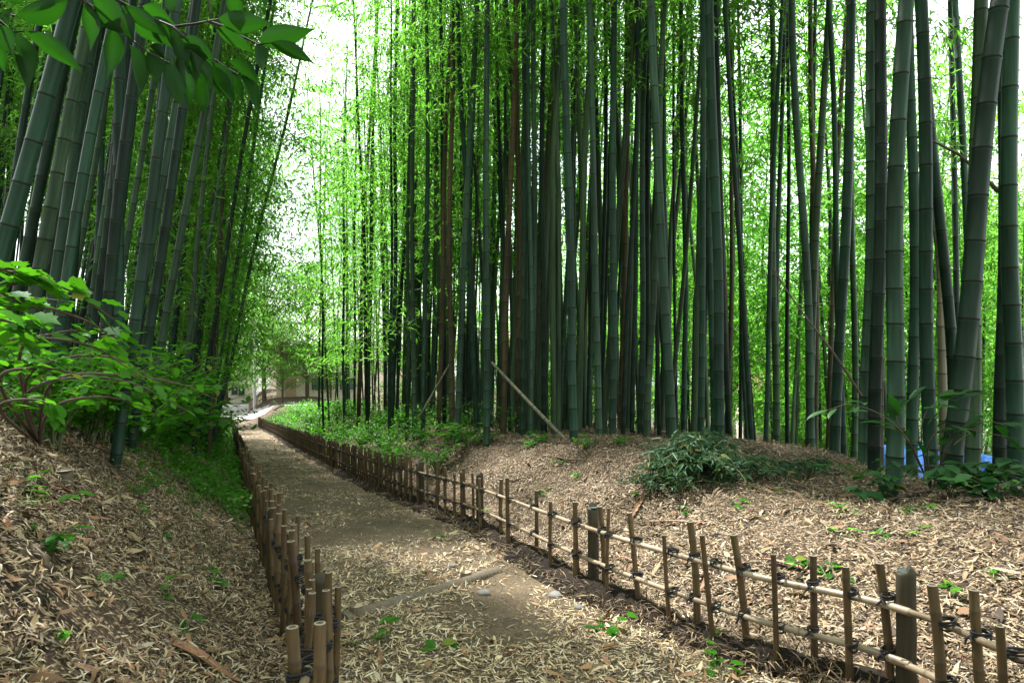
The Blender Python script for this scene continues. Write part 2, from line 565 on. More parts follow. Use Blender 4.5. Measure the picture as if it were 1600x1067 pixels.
def grid_mesh(name, gx, gy, zf, mats):
    X, Y = np.meshgrid(gx, gy)
    Z = zf(X, Y)
    V = np.stack([X, Y, Z], -1).reshape(-1, 3)
    nx, ny = len(gx), len(gy)
    i = (np.arange(ny - 1)[:, None] * nx + np.arange(nx - 1)[None]).reshape(-1)
    fq = np.stack([i, i + 1, i + nx + 1, i + nx], 1)
    return np_mesh(name, V, [fq], np.full((len(V), 3), .5), mats, sm=True)


gx = axis([(-1500, -100, 100), (-100, -30, 3), (-30, -12, .5), (-12, -5, .14), (-5, 7, .06), (7, 14, .18), (14, 40, 1), (40, 120, 5), (120, 1500, 100)])
gy = axis([(-30, 0, 2), (0, 1.4, .2), (1.4, 10, .06), (10, 16, .14), (16, 46, .5), (46, 120, 3), (120, 400, 20), (400, 2500, 150)])
me = grid_mesh('ground', gx, gy, lambda x, y: ground_z(x, y) - .06 * ((x > xL(y) + .06) & (x < xR(y) - .03) & (y < 50)), [M['ground']])
tag(link('ground', me), 'leaf strewn woodland ground of the slope and mounds', kind='structure')

ts = axis([(-1, 12, .06), (12, 50, .4)])
ss = np.linspace(0, 1, 46)
S_, T_ = np.meshgrid(ss, ts)
X_ = xL(T_) + .02 + S_ * (xR(T_) - xL(T_) - .03)
V = np.stack([X_, T_, path_z(X_, T_) - .04 * (S_ < .01) - .04 * (S_ > .99)], -1).reshape(-1, 3)
i = (np.arange(len(ts) - 1)[:, None] * 46 + np.arange(45)[None]).reshape(-1)
me = np_mesh('path', V, [np.stack([i, i + 1, i + 47, i + 46], 1)], np.full((len(V), 3), .5), [M['path']], sm=True)
tag(link('path', me), 'trodden earth path running downhill between the two low fences', kind='structure')

mb = MB()
rx = np.linspace(-70, 30, 60)
vs = []
for x in rx:
    for dy in (0, 3, 6.5):
        y = 51 - .06 * (x + 22) + dy
        vs.append((x, y, float(max(ground_z(x, y, False), base_z(y) if x < -10 else -20)) + .03))
mb.add(vs, [(i * 3 + k, (i + 1) * 3 + k, (i + 1) * 3 + k + 1, i * 3 + k + 1) for i in range(59) for k in range(2)])
tag(link('road', mb.mesh('road', [M['road']])), 'pale road crossing the bottom of the path', kind='structure')

# ------------------------------------------------------------------ leaf litter
DRY = np.array([(.41, .31, .18), (.50, .395, .25), (.31, .225, .12), (.19, .125, .065), (.56, .47, .35), (.085, .055, .035), (.33, .28, .21), (.27, .15, .08)])
def litter(name, label, n, samp, dens, wcol, size=(.05, .10), lift=.012, bright=1.0):
    x, y = samp(n)
    keep = rng.random(len(x)) < dens(x, y)
    x = x[keep]; y = y[keep]; k = len(x)
    far = np.clip(np.hypot(x, y) / 9, 1, 2.2)
    z = surf_z(x, y) + rng.random(k) ** 2 * lift + .003
    e = .04
    nx = -(surf_z(x + e, y) - surf_z(x - e, y)) / (2 * e); ny = -(surf_z(x, y + e) - surf_z(x, y - e)) / (2 * e)
    N = unit(np.stack([nx * .7, ny * .7, np.ones(k)], 1) + rng.normal(0, .36, (k, 3)))
    a = rng.random(k) * 2 * math.pi
    D = np.stack([np.cos(a), np.sin(a), np.zeros(k)], 1)
    D = unit(D - N * (D * N).sum(1, keepdims=True))
    L = rng.uniform(*size, k) * far ** .6
    W = L * rng.uniform(.085, .15, k) * far ** .3
    q_ = rng.random(k)
    broad = q_ < .035; twigs = q_ > .965; bits = (q_ > .035) & (q_ < .22)
    L = np.where(broad, L * rng.uniform(1.1, 1.9, k), np.where(twigs, L * rng.uniform(1.2, 2.6, k), np.where(bits, L * rng.uniform(.3, .6, k), L)))
    W = np.where(broad, L * rng.uniform(.2, .32, k), np.where(twigs, .0035 * far, W))
    ci = rng.choice(len(DRY), k, p=wcol)
    ci = np.where(twigs, 5, ci); ci = np.where(broad & (q_ < .018), 7, ci)
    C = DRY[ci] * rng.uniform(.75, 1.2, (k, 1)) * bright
    P = np.stack([x, y, z], 1) - D * L[:, None] * .5
    me = leaf_mesh(name, LITTER, P, D, N, L, W, np.clip(C, 0, .75), [M['dry_leaf']], curl=rng.normal(.0, .6, k))
    return tag(link(name, me), label, kind='stuff')


LITTER_BITS = 0
def samp_band(side, lo, hi, y0, y1, p):
    def f(n):
        t = rng.random(n)
        y = (y0 ** p + t * (y1 ** p - y0 ** p)) ** (1 / p)
        d = rng.uniform(lo, hi, n) / .924
        x = xL(y) - d if side == 'L' else xR(y) + d
        return x, y
    return f


def samp_path(n):
    t = rng.random(n); p = -.35
    y = (1.6 ** p + t * (42 ** p - 1.6 ** p)) ** (1 / p)
    s = rng.random(n)
    return xL(y) + .03 + s * (xR(y) - xL(y) - .02), y


def dens_path(x, y):
    f = (x - xL(y)) / (xR(y) - xL(y))
    edge = sstep(.62, .98, f) * .55 + sstep(.2, .02, f) * .35
    d = .50 + fbm(x, y, .8, 41, 3) * 2.3 + edge
    d = d - .35 * sstep(6, 14, y)
    return np.clip(d, .05, 1)


litter('leaf_litter', 'straw coloured fallen bamboo leaves scattered along the earth path', 52000, samp_path, dens_path, [.24, .26, .14, .07, .17, .03, .06, .03], (.035, .078), .014)
litter('leaf_litter', 'crumbs of broken leaf and grit trodden into the earth path', 42000, samp_path, lambda x, y: np.clip(.8 + fbm(x, y, .4, 44) * .8, .2, 1), [.16, .10, .18, .20, .05, .2, .07, .04], (.010, .026), .004, .8)
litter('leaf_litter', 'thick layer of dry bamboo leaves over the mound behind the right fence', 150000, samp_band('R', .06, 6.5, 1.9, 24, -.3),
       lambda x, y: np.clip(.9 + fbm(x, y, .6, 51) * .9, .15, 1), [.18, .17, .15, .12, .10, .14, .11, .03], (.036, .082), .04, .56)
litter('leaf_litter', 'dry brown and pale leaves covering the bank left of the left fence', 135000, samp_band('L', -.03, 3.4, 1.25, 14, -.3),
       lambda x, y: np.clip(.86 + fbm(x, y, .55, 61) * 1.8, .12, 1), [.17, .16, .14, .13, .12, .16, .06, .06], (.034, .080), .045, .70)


# ------------------------------------------------------------------ bamboo
H0 = 14.0
def culm_mesh(seed, mats, D=.12, inter=.31, sides=10, bend=.5):
    r_ = random.Random(seed)
    z = r_.uniform(-.1, .1)
    prof = [(-.25, D * .53, (0, 0, 1))]
    inter0 = inter * r_.uniform(.72, .9)
    k = 0
    while z < H0 - .4:
        t = max(z, 0) / H0
        rad = D / 2 * (1 - .42 * t - .5 * max(0, t - .55) ** 1.2 * 1.2)
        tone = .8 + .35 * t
        if z > .02:
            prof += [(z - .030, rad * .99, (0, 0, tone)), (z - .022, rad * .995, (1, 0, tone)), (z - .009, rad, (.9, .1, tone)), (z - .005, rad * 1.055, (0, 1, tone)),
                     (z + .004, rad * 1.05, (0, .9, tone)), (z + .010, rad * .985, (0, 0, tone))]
        z += inter0 * (1 + .9 * min(1, k / 14)) * r_.uniform(.93, 1.07)
        k += 1
    prof.append((H0, .004, (0, 0, 1)))
    a = r_.uniform(0, 6.28); ph = r_.uniform(0, 6.28)
    pts, rad, col = [], [], []
    for zz, rr, cc in prof:
        t = max(zz, 0) / H0
        b = bend * t ** 2.2
        wv = .03 * math.sin(zz * .9 + ph) * min(1, zz / 2 if zz > 0 else 0)
        pts.append((math.cos(a) * b + wv, math.sin(a) * b + wv * .6, zz)); rad.append(rr); col.append(cc)
    mb = MB(); mb.tube(pts, rad, sides, 0, col)
    me = mb.mesh('culm', mats)
    return me, (a, bend)


def crown_mesh(seed, abend, z0=6.0, reach=1.5, dens=1.0, lsize=.15):
    g = np.random.default_rng(seed)
    a0, bend = abend
    P, D, L, W = [], [], [], []
    tw = MB()
    z = z0
    while z < H0:
        t = z / H0
        f = (z - z0) / (H0 - z0)
        c = np.array([math.cos(a0), math.sin(a0), 0]) * bend * t ** 2.2 + [0, 0, z]
        for b in range(2):
            az = g.random() * 6.283
            ln = reach * (.55 + .9 * f * (1 - f) * 1.8) * (1 - .55 * f) * g.uniform(.7, 1.25)
            up = g.uniform(.35, .8)
            d = np.array([math.cos(az), math.sin(az), up])
            pts = [c + d * ln * q + np.array([0, 0, -1.0]) * (q * q) * ln * .75 for q in (0, .33, .66, 1.0)]
            tw.tube([Vector(p_) for p_ in pts], [.008, .006, .005, .002], 3, 1)
            ns = max(3, int(7 * ln / reach))
            for s in range(ns):
                q = .28 + .75 * (s + g.random()) / ns
                pc = c + d * ln * q + np.array([0, 0, -1.0]) * q * q * ln * .75
                m_ = int(13 * dens)
                spread = .225 * ln / 1.2
                sp = g.normal(0, 1, (m_, 3)) * [spread, spread, spread * .34]
                sp *= .82
                P.append(pc + sp)
                dd = unit(sp * [1, 1, .2] + g.normal(0, .25, (m_, 3)) + [0, 0, -.10])
                dd[:, 2] -= g.random(m_) * .5
                D.append(dd)
        z += g.uniform(.26, .42)
    P = np.concatenate(P); D = unit(np.concatenate(D)); n_ = len(P)
    L = g.uniform(.7, 1.25, n_) * lsize; W = L * g.uniform(.16, .24, n_)
    U = unit(g.normal(0, .35, (n_, 3)) + [0, 0, 1])
    col = np.stack([g.random(n_), (g.random(n_) < .04) * .6, np.zeros(n_)], 1)
    return leaf_mesh('foliage', LANCE, P, D, U, L, W, col, [M['bamboo_leaf'], M['twig']], extra=tw)


NV = 7
culmM = {}
bends = []
for kind, mm in (('g', 'culm'), ('t', 'culm_tan'), ('d', 'culm_dark')):
    culmM[kind] = []
    for k in range(NV):
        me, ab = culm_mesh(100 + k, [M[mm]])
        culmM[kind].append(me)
        if kind == 'g': bends.append(ab)
crownHi = [crown_mesh(200 + k, bends[k], 6.2, 1.5, .8) for k in range(NV)]
crownLo = [crown_mesh(300 + k, bends[k], 4.4, 1.9, .9, .19) for k in range(NV)]

crownEdge = [crown_mesh(350 + k, bends[k], 2.4, 2.3, .85, .18) for k in range(3)]
placed = []          # (x, y)
bamboos = []         # dicts


def lean_matrix(lx, ly, spin):
    zax = Vector((lx, ly, 1)).normalized()
    q = Vector((0, 0, 1)).rotation_difference(zax)
    return q.to_matrix().to_4x4() @ Matrix.Rotation(spin, 4, 'Z')


def add_bamboo(x, y, D, kind, lx, ly, grove, label=None, short=None, low=False, hs=1.0, bare=None, fs=1.0):
    k = random.randrange(3 if low == 2 else NV)
    z = float(ground_z(x, y)) - .06
    root = empty('bamboo', (0, 0, 0))
    sx = D / .12
    Mx = Matrix.Translation((x, y, z)) @ lean_matrix(lx, ly, random.uniform(0, 6.28)) @ Matrix.Diagonal((1, 1, 1, 1))
    root.matrix_world = Mx
    c = link('culm', culmM[kind][k], root)
    c.scale = (sx, sx, hs)
    if bare is None: bare = grove == 'R' and random.random() < (.5 if label is None else .3)
    if not bare:
        f = link('foliage', (crownEdge if low == 2 else crownLo if low else crownHi)[k], root)
        f.scale = (fs, fs, hs)
    root['category'] = 'bamboo'
    ue = 800 + F * (x + lx * 1.5) / y
    bamboos.append(dict(o=root, u=ue, y=y, D=D, kind=kind, lx=lx, grove=grove, label=label, short=short, wpx=F * D / y))
    placed.append((x, y))
    return root


# culms one can point to: (u at foot, u at top edge, width px, tone, short name)
RIGHT = [
    (1125, 1106, 16, 'g', 'straight grey culm rising from the cut leaves'),
    (1068, 1076, 9, 'g', 'slim culm left of the cut leaves pile'),
    (1155, 1162, 7, 'd', 'thin near black culm right of the cut leaves'),
    (1213, 1212, 11, 'g', 'plumb grey green culm above the cut leaves'),
    (1269, 1244, 13, 'g', 'culm with its foot at the cut leaves end'),
    (1262, 1275, 12, 'g', 'culm crossing the one at the cut leaves end'),
    (1304, 1329, 16, 'g', 'stout culm leaning right past the cut leaves'),
    (1350, 1346, 18, 'g', 'pale ringed culm beside the black one'),
    (1366, 1381, 20, 'd', 'blackest thick culm of the right grove'),
    (1396, 1412, 27, 'g', 'broad ringed culm above the nearest fence post'),
    (1425, 1432, 17, 'g', 'culm tucked behind the broad ringed one'),
    (1457, 1428, 21, 'g', 'culm swaying left above the nearest fence post'),
    (1500, 1446, 17, 'g', 'culm tilting left behind the slanting dark one'),
    (1479, 1545, 31, 'd', 'thickest slanting dark culm'),
    (1518, 1530, 23, 'g', 'pale grey culm right of the slanting one'),
    (1562, 1572, 20, 'd', 'dark culm near the right edge'),  # drawn in the dark culm tone
    (1588, 1573, 25, 'g', 'ringed culm at the right edge'),
    (1500, 1478, 10, 'd', 'slim dark culm tilting left at far right'),
    (1530, 1492, 12, 'g', 'slim culm tilting left by right edge'),
    (1133, 1150, 8, 't', 'reddish thin culm right of the straight grey culm'),
    (1292, 1300, 9, 't', 'reddish thin culm beside the stout leaning one'),
    (1376, 1362, 13, 't', 'brown culm behind the black one'),
    (1052, 1014, 15, 'g', 'culm leaning left above the cut leaves'),
    (1000, 1008, 10, 'g', 'slim culm left of the left leaning one'),
    (970, 980, 9, 't', 'tan culm in the middle of the right grove'),
    (957, 966, 12, 'g', 'ringed green culm just left of the tan one'),
    (936, 958, 8, 'd', 'dark slender culm in mid grove'),
    (897, 876, 14, 'g', 'stout culm at the foot of the fallen pale cane'),
    (874, 904, 8, 'g', 'slim culm right above the fallen pale cane'),
    (850, 842, 10, 'd', 'dark culm crossed by the fallen pale cane'),
    (834, 860, 8, 't', 'tan culm crossed by the fallen pale cane'),
    (816, 828, 10, 'g', 'green culm crossed by the fallen pale cane'),
    (809, 815, 9, 't', 'second tan culm crossed by the fallen pale cane'),
    (786, 802, 10, 't', 'tan culm at the upper end of the fallen cane'),
    (760, 765, 11, 'g', 'straight ringed culm left of the fallen cane'),
    (746, 711, 9, 'g', 'culm bowing left behind the second fence post'),
    (714, 738, 11, 'g', 'leaning culm beside the ground cover'),
    (706, 701, 9, 't', 'tan culm beside the ground cover'),
    (685, 700, 8, 't', 'brown culm above the ground cover'),
    (660, 677, 8, 'g', 'green culm at the ground cover edge'),
    (648, 636, 8, 'g', 'tall slim culm bending left over the ground cover'),
    (612, 622, 7, 'g', 'slim culm above the middle of the ground cover'),
    (560, 570, 7, 't', 'tan slim culm above the ground cover'),
    (498, 508, 8, 'g', 'frontmost culm right of the sky gap'),
]
DIAM = [(6, .085), (8, .098), (10, .106), (12, .112), (15, .120), (17, .125), (20, .132), (26, .150), (32, .168)]
def diam(w): return float(np.interp(w, [a for a, _ in DIAM], [b for _, b in DIAM]))


def tonew(k): return {'g': 'green', 't': 'tan', 'd': 'dark'}[k]


for (ub, ut, wp, kind, short) in RIGHT:
    D = diam(wp); Y = F * D / wp
    X = (ub - 800) / F * Y
    while (X - float(xR(Y))) * .924 < 1.35:
        Y += .3; X = (ub - 800) / F * Y
    D = wp * Y / F if wp * Y / F < .15 else D
    lx = (ut - ub) / 700.0
    add_bamboo(X, Y, D, kind, lx, random.uniform(-.03, .03), 'R', short, short, hs=random.uniform(.92, 1.12), fs=.75 if ub < 640 else 1.0)

LEFT = [
    (-62, 118, 30, 'g', 'thickest culm slanting in from the left edge'),
    (22, 128, 24, 'g', 'thick blue green culm slanting behind the hanging leaves'),
    (52, 156, 20, 'g', 'slanting culm between the hanging leaves and the shrub'),
    (100, 150, 16, 'd', 'dark culm under the hanging leaves'),
    (136, 158, 11, 'g', 'slim culm left of the upright left bank one'),
    (182, 190, 21, 'g', 'upright culm standing on the left bank edge'),
    (205, 268, 15, 'd', 'dark culm right of the upright left bank one'),
    (224, 350, 14, 'g', 'long slanting culm over the left bank shrubs'),
    (277, 335, 10, 'g', 'slim culm above the left bank shrubs'),
    (301, 400, 9, 'd', 'dark slanting culm reaching for the sky gap'),
    (319, 418, 7.6, 'g', 'slanting culm next to the sky gap'),
    (336, 432, 7, 'g', 'outermost thin culm of the left grove'),
]
for (ub, ut, wp, kind, short) in LEFT:
    D = diam(wp); Y = F * D / wp
    X = (ub - 800) / F * Y
    while (float(xL(Y)) - X) * .924 < .7 and Y < 30:
        Y += .3; X = (ub - 800) / F * Y
    lx = (ut - ub) / 650.0
    add_bamboo(X, Y, .86 * min(D, wp * Y / F * 1.2), kind, lx, random.uniform(-.02, .05), 'L', short, short, hs=random.uniform(.92, 1.1), fs=.75 if ub > 215 else 1.0)


def fill(n, urange, yr, drange, side, Ds, leans, mind, tones, low, hs, grove):
    c = 0; tries = 0
    while c < n and tries < 60000:
        tries += 1
        u = random.uniform(*urange)
        y = yr[0] * (yr[1] / yr[0]) ** random.random()
        x = (u - 800) / F * y
        d = (x - float(xR(y))) * .924 if side == 'R' else (float(xL(y)) - x) * .924
        if not (drange[0] <= d <= drange[1]): continue
        if side == 'L' and u > 205 and y < 12: continue
        if any((px - x) ** 2 + (py - y) ** 2 < mind * mind for px, py in placed): continue
        add_bamboo(x, y, random.uniform(*Ds), random.choices('gtd', tones)[0], random.gauss(*leans), random.gauss(0, .04), grove, low=2 if low < 0 or (side == 'R' and u < 640 and c % 3 == 0) else (y > low and (u > 612 or side == 'L')), hs=random.uniform(*hs), fs=1.0)
        c += 1
    return c


n1 = fill(74, (640, 1640), (9.0, 24), (1.9, 7), 'R', (.065, .10), (.01, .035), .40, (6, .9, 3), 16, (.85, 1.1), 'R')
n2 = fill(56, (520, 740), (14, 40), (1.0, 6), 'R', (.065, .095), (.0, .03), .45, (6, .8, 2), 15, (.8, 1.05), 'R')
n3 = fill(22, (520, 1680), (14, 42), (7, 24), 'R', (.07, .10), (.0, .05), 1.0, (3, .6, 4), 0, (.8, 1.15), 'B')
n6 = fill(8, (476, 545), (20, 38), (.7, 6), 'R', (.065, .09), (-.02, .03), .5, (6, .4, 2), -1, (.8, 1.0), 'R')
n5 = fill(28, (235, 352), (12, 32), (.5, 5), 'L', (.09, .12), (.13, .04), .5, (5, .3, 2), -1, (.75, 1.0), 'L')
n4 = fill(56, (-60, 335), (5.6, 27), (.9, 7), 'L', (.08, .115), (.14, .05), .34, (5, .3, 3), 14, (.85, 1.1), 'L')
print('bamboo', len(bamboos), n1, n2, n3, n4)

ORD = ['nearest', 'second', 'third', 'fourth', 'fifth', 'sixth', 'seventh', 'eighth', 'ninth', 'tenth', 'eleventh', 'twelfth', 'thirteenth', 'fourteenth', 'fifteenth', 'sixteenth']
marks = [b for b in bamboos if b['short']]
slots = {}
for b in bamboos:
    b['o']['group'] = {'R': 'bamboo culms of the right grove', 'B': 'bamboo on the slope behind the right grove', 'L': 'bamboo culms of the left grove'}[b['grove']]
    if b['short']:
        b['o']['label'] = b['short'] if 'bamboo' in b['short'] else b['short'] + (' of green bamboo' if b['kind'] == 'g' else ' of old bamboo' if b['kind'] == 't' else ' of dark bamboo')
        continue
    mk = min([m_ for m_ in marks if (m_['grove'] == 'L') == (b['grove'] == 'L')], key=lambda m_: abs(m_['u'] - b['u']))
    side = 'left' if b['u'] < mk['u'] else 'right'
    key = (mk['short'], side, b['kind'], b['grove'] == 'B')
    slots.setdefault(key, []).append((abs(b['u'] - mk['u']), b))
for (short, side, kind, back), lst in slots.items():
    lst.sort(key=lambda q: q[0])
    for i, (_, b) in enumerate(lst):
        b['o']['label'] = f"{ORD[i]} {'far ' if back else ''}{tonew(kind)} bamboo {side} of {short}"

# past three hundred culms: the farther ones down the slope are one mass
def grove_mass(name, spots, seed, label, nclump, zlo, zhi, ls, reach):
    g_ = np.random.default_rng(seed); mbg = MB(); P = []
    for (x, y, lx) in spots:
        z = float(ground_z(x, y)); hs = g_.uniform(.85, 1.15)
        rr_ = g_.uniform(.9, 1.25)
        mbg.tube([(x, y, z - .1), (x + lx * 4 * hs, y, z + 4 * hs), (x + lx * 9 * hs + g_.normal(0, .2), y, z + 9 * hs), (x + lx * 14 * hs, y, z + 14 * hs)], [.05 * rr_, .048 * rr_, .035 * rr_, .008], 7, 1, (0, 0, g_.uniform(.6, 1.2)))
        for c in range(nclump):
            h = g_.uniform(zlo, zhi) * hs; r = reach * (1.15 - abs(h - 8.5) / 8)
            cc = np.array([x + lx * h + g_.normal(0, r * .6), y + g_.normal(0, r * .6), z + h])
            P.append(cc + g_.normal(0, .46, (44, 3)) * [1, 1, .40])
    P = np.concatenate(P); k = len(P)
    D = g_.normal(0, 1, (k, 3)) * [1, 1, .4] - [0, 0, .3]; U = g_.normal(0, .35, (k, 3)) + [0, 0, 1]; L = g_.uniform(.17, .30, k) * ls
    tone = np.repeat(g_.random(k // 44), 44) * .7 + g_.random(k) * .3
    me = leaf_mesh(name, LANCE, P, D, U, L, L * .24, np.stack([tone, np.zeros(k), np.zeros(k)], 1), [M['bamboo_leaf'], M['culm']], extra=mbg)
    return tag(link(name, me), label, kind='stuff')


spots = []
while len(spots) < 85:
    u = random.uniform(560, 1700); y = 15 * (44 / 15) ** random.random(); x = (u - 800) / F * y
    d = (x - float(xR(y))) * .924
    if 8 < d < 27: spots.append((x, y, random.gauss(0, .05)))
thin = []
while len(thin) < 90:
    u = random.uniform(560, 1120); y = 10.5 * (32 / 10.5) ** random.random(); x = (u - 800) / F * y
    d = (x - float(xR(y))) * .924
    if 2.4 < d < 8.5 and all((px - x) ** 2 + (py - y) ** 2 > .09 for px, py in placed): thin.append((x, y, random.gauss(.01, .035)))
grove_mass('bamboo_grove', thin, 87, 'mass of thinner bamboo crowded between the culms of the right grove', 2, 7.5, 14, .85, 1.5)
grove_mass('bamboo_grove', spots, 81, 'mass of farther bamboo down the slope behind the right grove', 32, 6.0, 14.5, 1.0, 2.1)

spots = []
while len(spots) < 140:
    u = random.uniform(-150, 262); y = 8 * (40 / 8) ** random.random(); x = (u - 800) / F * y
    d = (float(xL(y)) - x) * .924
    if 6 < d < 24: spots.append((x, y, random.gauss(.12, .05)))
grove_mass('bamboo_grove', spots, 83, 'mass of farther bamboo up the slope behind the left grove', 13, 7.0, 14, 1.0, 1.7)

# unseen rest of the grove, added round the viewpoint for its shade: one mass
g_ = np.random.default_rng(77)
mbg = MB(); P, D, U, L = [], [], [], []
for i in range(64):
    while True:
        y = g_.uniform(-16, 5); sd_ = g_.choice([-1, 1]); d = g_.uniform(1.3, 9)
        x = (float(xL(y)) - d) if sd_ < 0 else float(xR(y)) + d + .6
        if y < 0: x -= .4 * y
        if abs(x) > .80 * max(y, 0) + 1.2: break
    z = float(ground_z(x, y)); lx = .12 if sd_ < 0 else -.02
    mbg.tube([(x, y, z - .1), (x + lx * 6, y, z + 6), (x + lx * 13, y, z + 13)], [.06, .05, .012], 8, 1, (0, 0, .9))
    for c in range(60 if sd_ < 0 else 26):  # more leaf clumps on the left to cut the light there
        h = g_.uniform(3.5 if sd_ < 0 else 4.5, 13.5); r = 1.6 * (1.1 - abs(h - 8.5) / 8)
        cc = np.array([x + lx * h + g_.normal(0, r * .6), y + g_.normal(0, r * .6), z + h])
        P.append(cc + g_.normal(0, .3, (30, 3)) * [1, 1, .5])
P = np.concatenate(P); k = len(P)
P = P[(np.abs(P[:, 0]) > .78 * np.maximum(P[:, 1], 0) + .2) | (P[:, 2] > .55 * np.maximum(P[:, 1], 0) + 1.5)]; k = len(P)
D = g_.normal(0, 1, (k, 3)) * [1, 1, .4] - [0, 0, .3]; U = g_.normal(0, .35, (k, 3)) + [0, 0, 1]; L = g_.uniform(.15, .3, k)
me = leaf_mesh('bamboo_grove', LANCE, P, D, U, L, L * .22, np.stack([g_.random(k), np.zeros(k), np.zeros(k)], 1), [M['bamboo_leaf'], M['culm']], extra=mbg)
tag(link('bamboo_grove', me), 'unseen rest of the bamboo grove added behind the viewpoint for its shade', kind='stuff')

# dead leaning canes
def cane(name, pts, r0, r1, mt, label, cat, group=None, inter=.3):
    base = Vector(pts[0])
    P = catmull([tuple(Vector(p) - base) for p in pts], 10)
    seg = np.concatenate([[0], np.cumsum(np.linalg.norm(np.diff(P, axis=0), axis=1))])
    tot = seg[-1]
    q, rad, col = [], [], []
    s = 0.0
    while s < tot:
        for ds, kr, c in ((-.02, 1, (1, 0, 1)), (-.004, 1.06, (0, 1, 1)), (.008, 1.0, (0, 0, 1))):
            d = min(max(s + ds, 0), tot)
            p_ = [np.interp(d, seg, P[:, a]) for a in range(3)]
            if q and (Vector(p_) - Vector(q[-1])).length < 1e-4: continue
            q.append(p_); rad.append((r0 + (r1 - r0) * d / tot) * kr); col.append(c)
        s += inter
    q.append(list(P[-1])); rad.append(r1); col.append((0, 0, 1))
    mb = MB(); mb.tube(q, rad, 8, 0, col)
    o = link(name, mb.mesh(name, [M[mt]]))
    o.location = base
    return tag(o, label, cat, group)


cane('fallen_bamboo', [at(893, 697, 9.0), at(830, 632, 9.6), at(768, 566, 10.3)], .028, .022, 'culm_dead', 'pale dead bamboo fallen slantwise across the culms of the right grove', 'dead bamboo')
cane('fallen_bamboo', [at(655, 652, 12.5), at(690, 590, 12.6), at(716, 545, 12.9)], .022, .014, 'culm_dead', 'thin pale dead cane leaning right above the ground cover', 'dead bamboo')
b0 = Vector((5.3, 8.6, 0)); cane('dead_bamboo', [(b0.x + .25, 8.6, float(ground_z(b0.x + .25, 8.6)) - .05), at(1472, 560, 8.6), at(1468, 400, 8.6), at(1452, 300, 8.6), at(1436, 238, 8.7)], .058, .04, 'culm_dead', 'pale grey dead culm with a kinked broken top behind the slanting dark culm', 'dead bamboo')
cane('dead_branch', [at(1346, 618, 7.3), at(1300, 548, 7.5), at(1240, 470, 7.9), at(1206, 415, 8.2)], .015, .006, 'brown_twig', 'dark dead branch slanting between culms above the cut leaves', 'branch')
cane('dead_branch', [at(1560, 300, 7.0), at(1512, 252, 7.2), at(1470, 226, 7.4), at(1432, 214, 7.6)], .02, .01, 'brown_twig', 'dark dead branch high among the culms at the right', 'branch')

# ------------------------------------------------------------------ the two low bamboo fences
def stake_mesh(seed, length, r0):
    g = random.Random(seed)
    mb = MB()
    pts, rad, col = [], [], []
    z = -.15; node = g.uniform(.05, .2)
    stops = [-.15, 0, .05]
    nodes = []
    while node < length - .05:
        nodes.append(node); node += g.uniform(.16, .24)
    prof = [(-.15, 1.05, .6), (.0, 1.04, .55), (.07, 1.02, .2), (.12, 1, 0)]
    for q in nodes:
        if q > .14:
            prof += [(q - .012, 1.0, 0), (q - .003, 1.09, .25), (q + .003, 1.08, .7), (q + .010, 1.0, 0)]
    prof += [(length - .012, 1.0, 0), (length - .006, 1.02, .3), (length, .98, .1)]
    bx = g.uniform(-.012, .012); by = g.uniform(-.012, .012)
    for zz, k, gg in prof:
        t = zz / length
        pts.append((bx * math.sin(3 * t), by * math.sin(2.6 * t), zz)); rad.append(r0 * k * (1 - .05 * t)); col.append((0, gg, 0))
    mb.tube(pts, rad, 9, 0, col)
    # the cut top: a shallow hollow with a pale rim
    c = Vector(pts[-1]); r = rad[-1]
    n_ = 9
    vs = [c + Vector((r * math.cos(6.283 * i / n_), r * math.sin(6.283 * i / n_), .001)) for i in range(n_)] + \
         [c + Vector((r * .62 * math.cos(6.283 * i / n_), r * .62 * math.sin(6.283 * i / n_), .002)) for i in range(n_)] + \
         [c + Vector((r * .58 * math.cos(6.283 * i / n_), r * .58 * math.sin(6.283 * i / n_), -.008)) for i in range(n_)]
    mb.add(vs, [(i, (i + 1) % n_, n_ + (i + 1) % n_, n_ + i) for i in range(n_)], 0, (1, 0, 0))
    mb.add(vs, [(n_ + i, n_ + (i + 1) % n_, 2 * n_ + (i + 1) % n_, 2 * n_ + i) for i in range(n_)] + [tuple(2 * n_ + i for i in range(n_))], 0, (.5, .6, 0))
    return mb.mesh('stake', [M['stake']])


def post_mesh(seed, length, r0):
    g = random.Random(seed)
    mb = MB()
    prof = [(-.2, 1.05), (0, 1.04), (.15, 1.0), (.3, 1.01), (.45, .99), (length - .012, 1.0), (length - .003, .96), (length, .9)]
    mb.tube([(g.uniform(-.004, .004), g.uniform(-.004, .004), z) for z, _ in prof], [r0 * k for _, k in prof], 14, 0,
            [(0, .5 if z < .05 else .15 if z < .15 else 0, 0) for z, _ in prof])
    k = [(r0 * .9 * math.cos(6.283 * i / 14), r0 * .9 * math.sin(6.283 * i / 14), length + .002) for i in range(14)]
    mb.add(k, [tuple(range(14))], 0, (1, 0, 0))
    return mb.mesh('post', [M['post']])


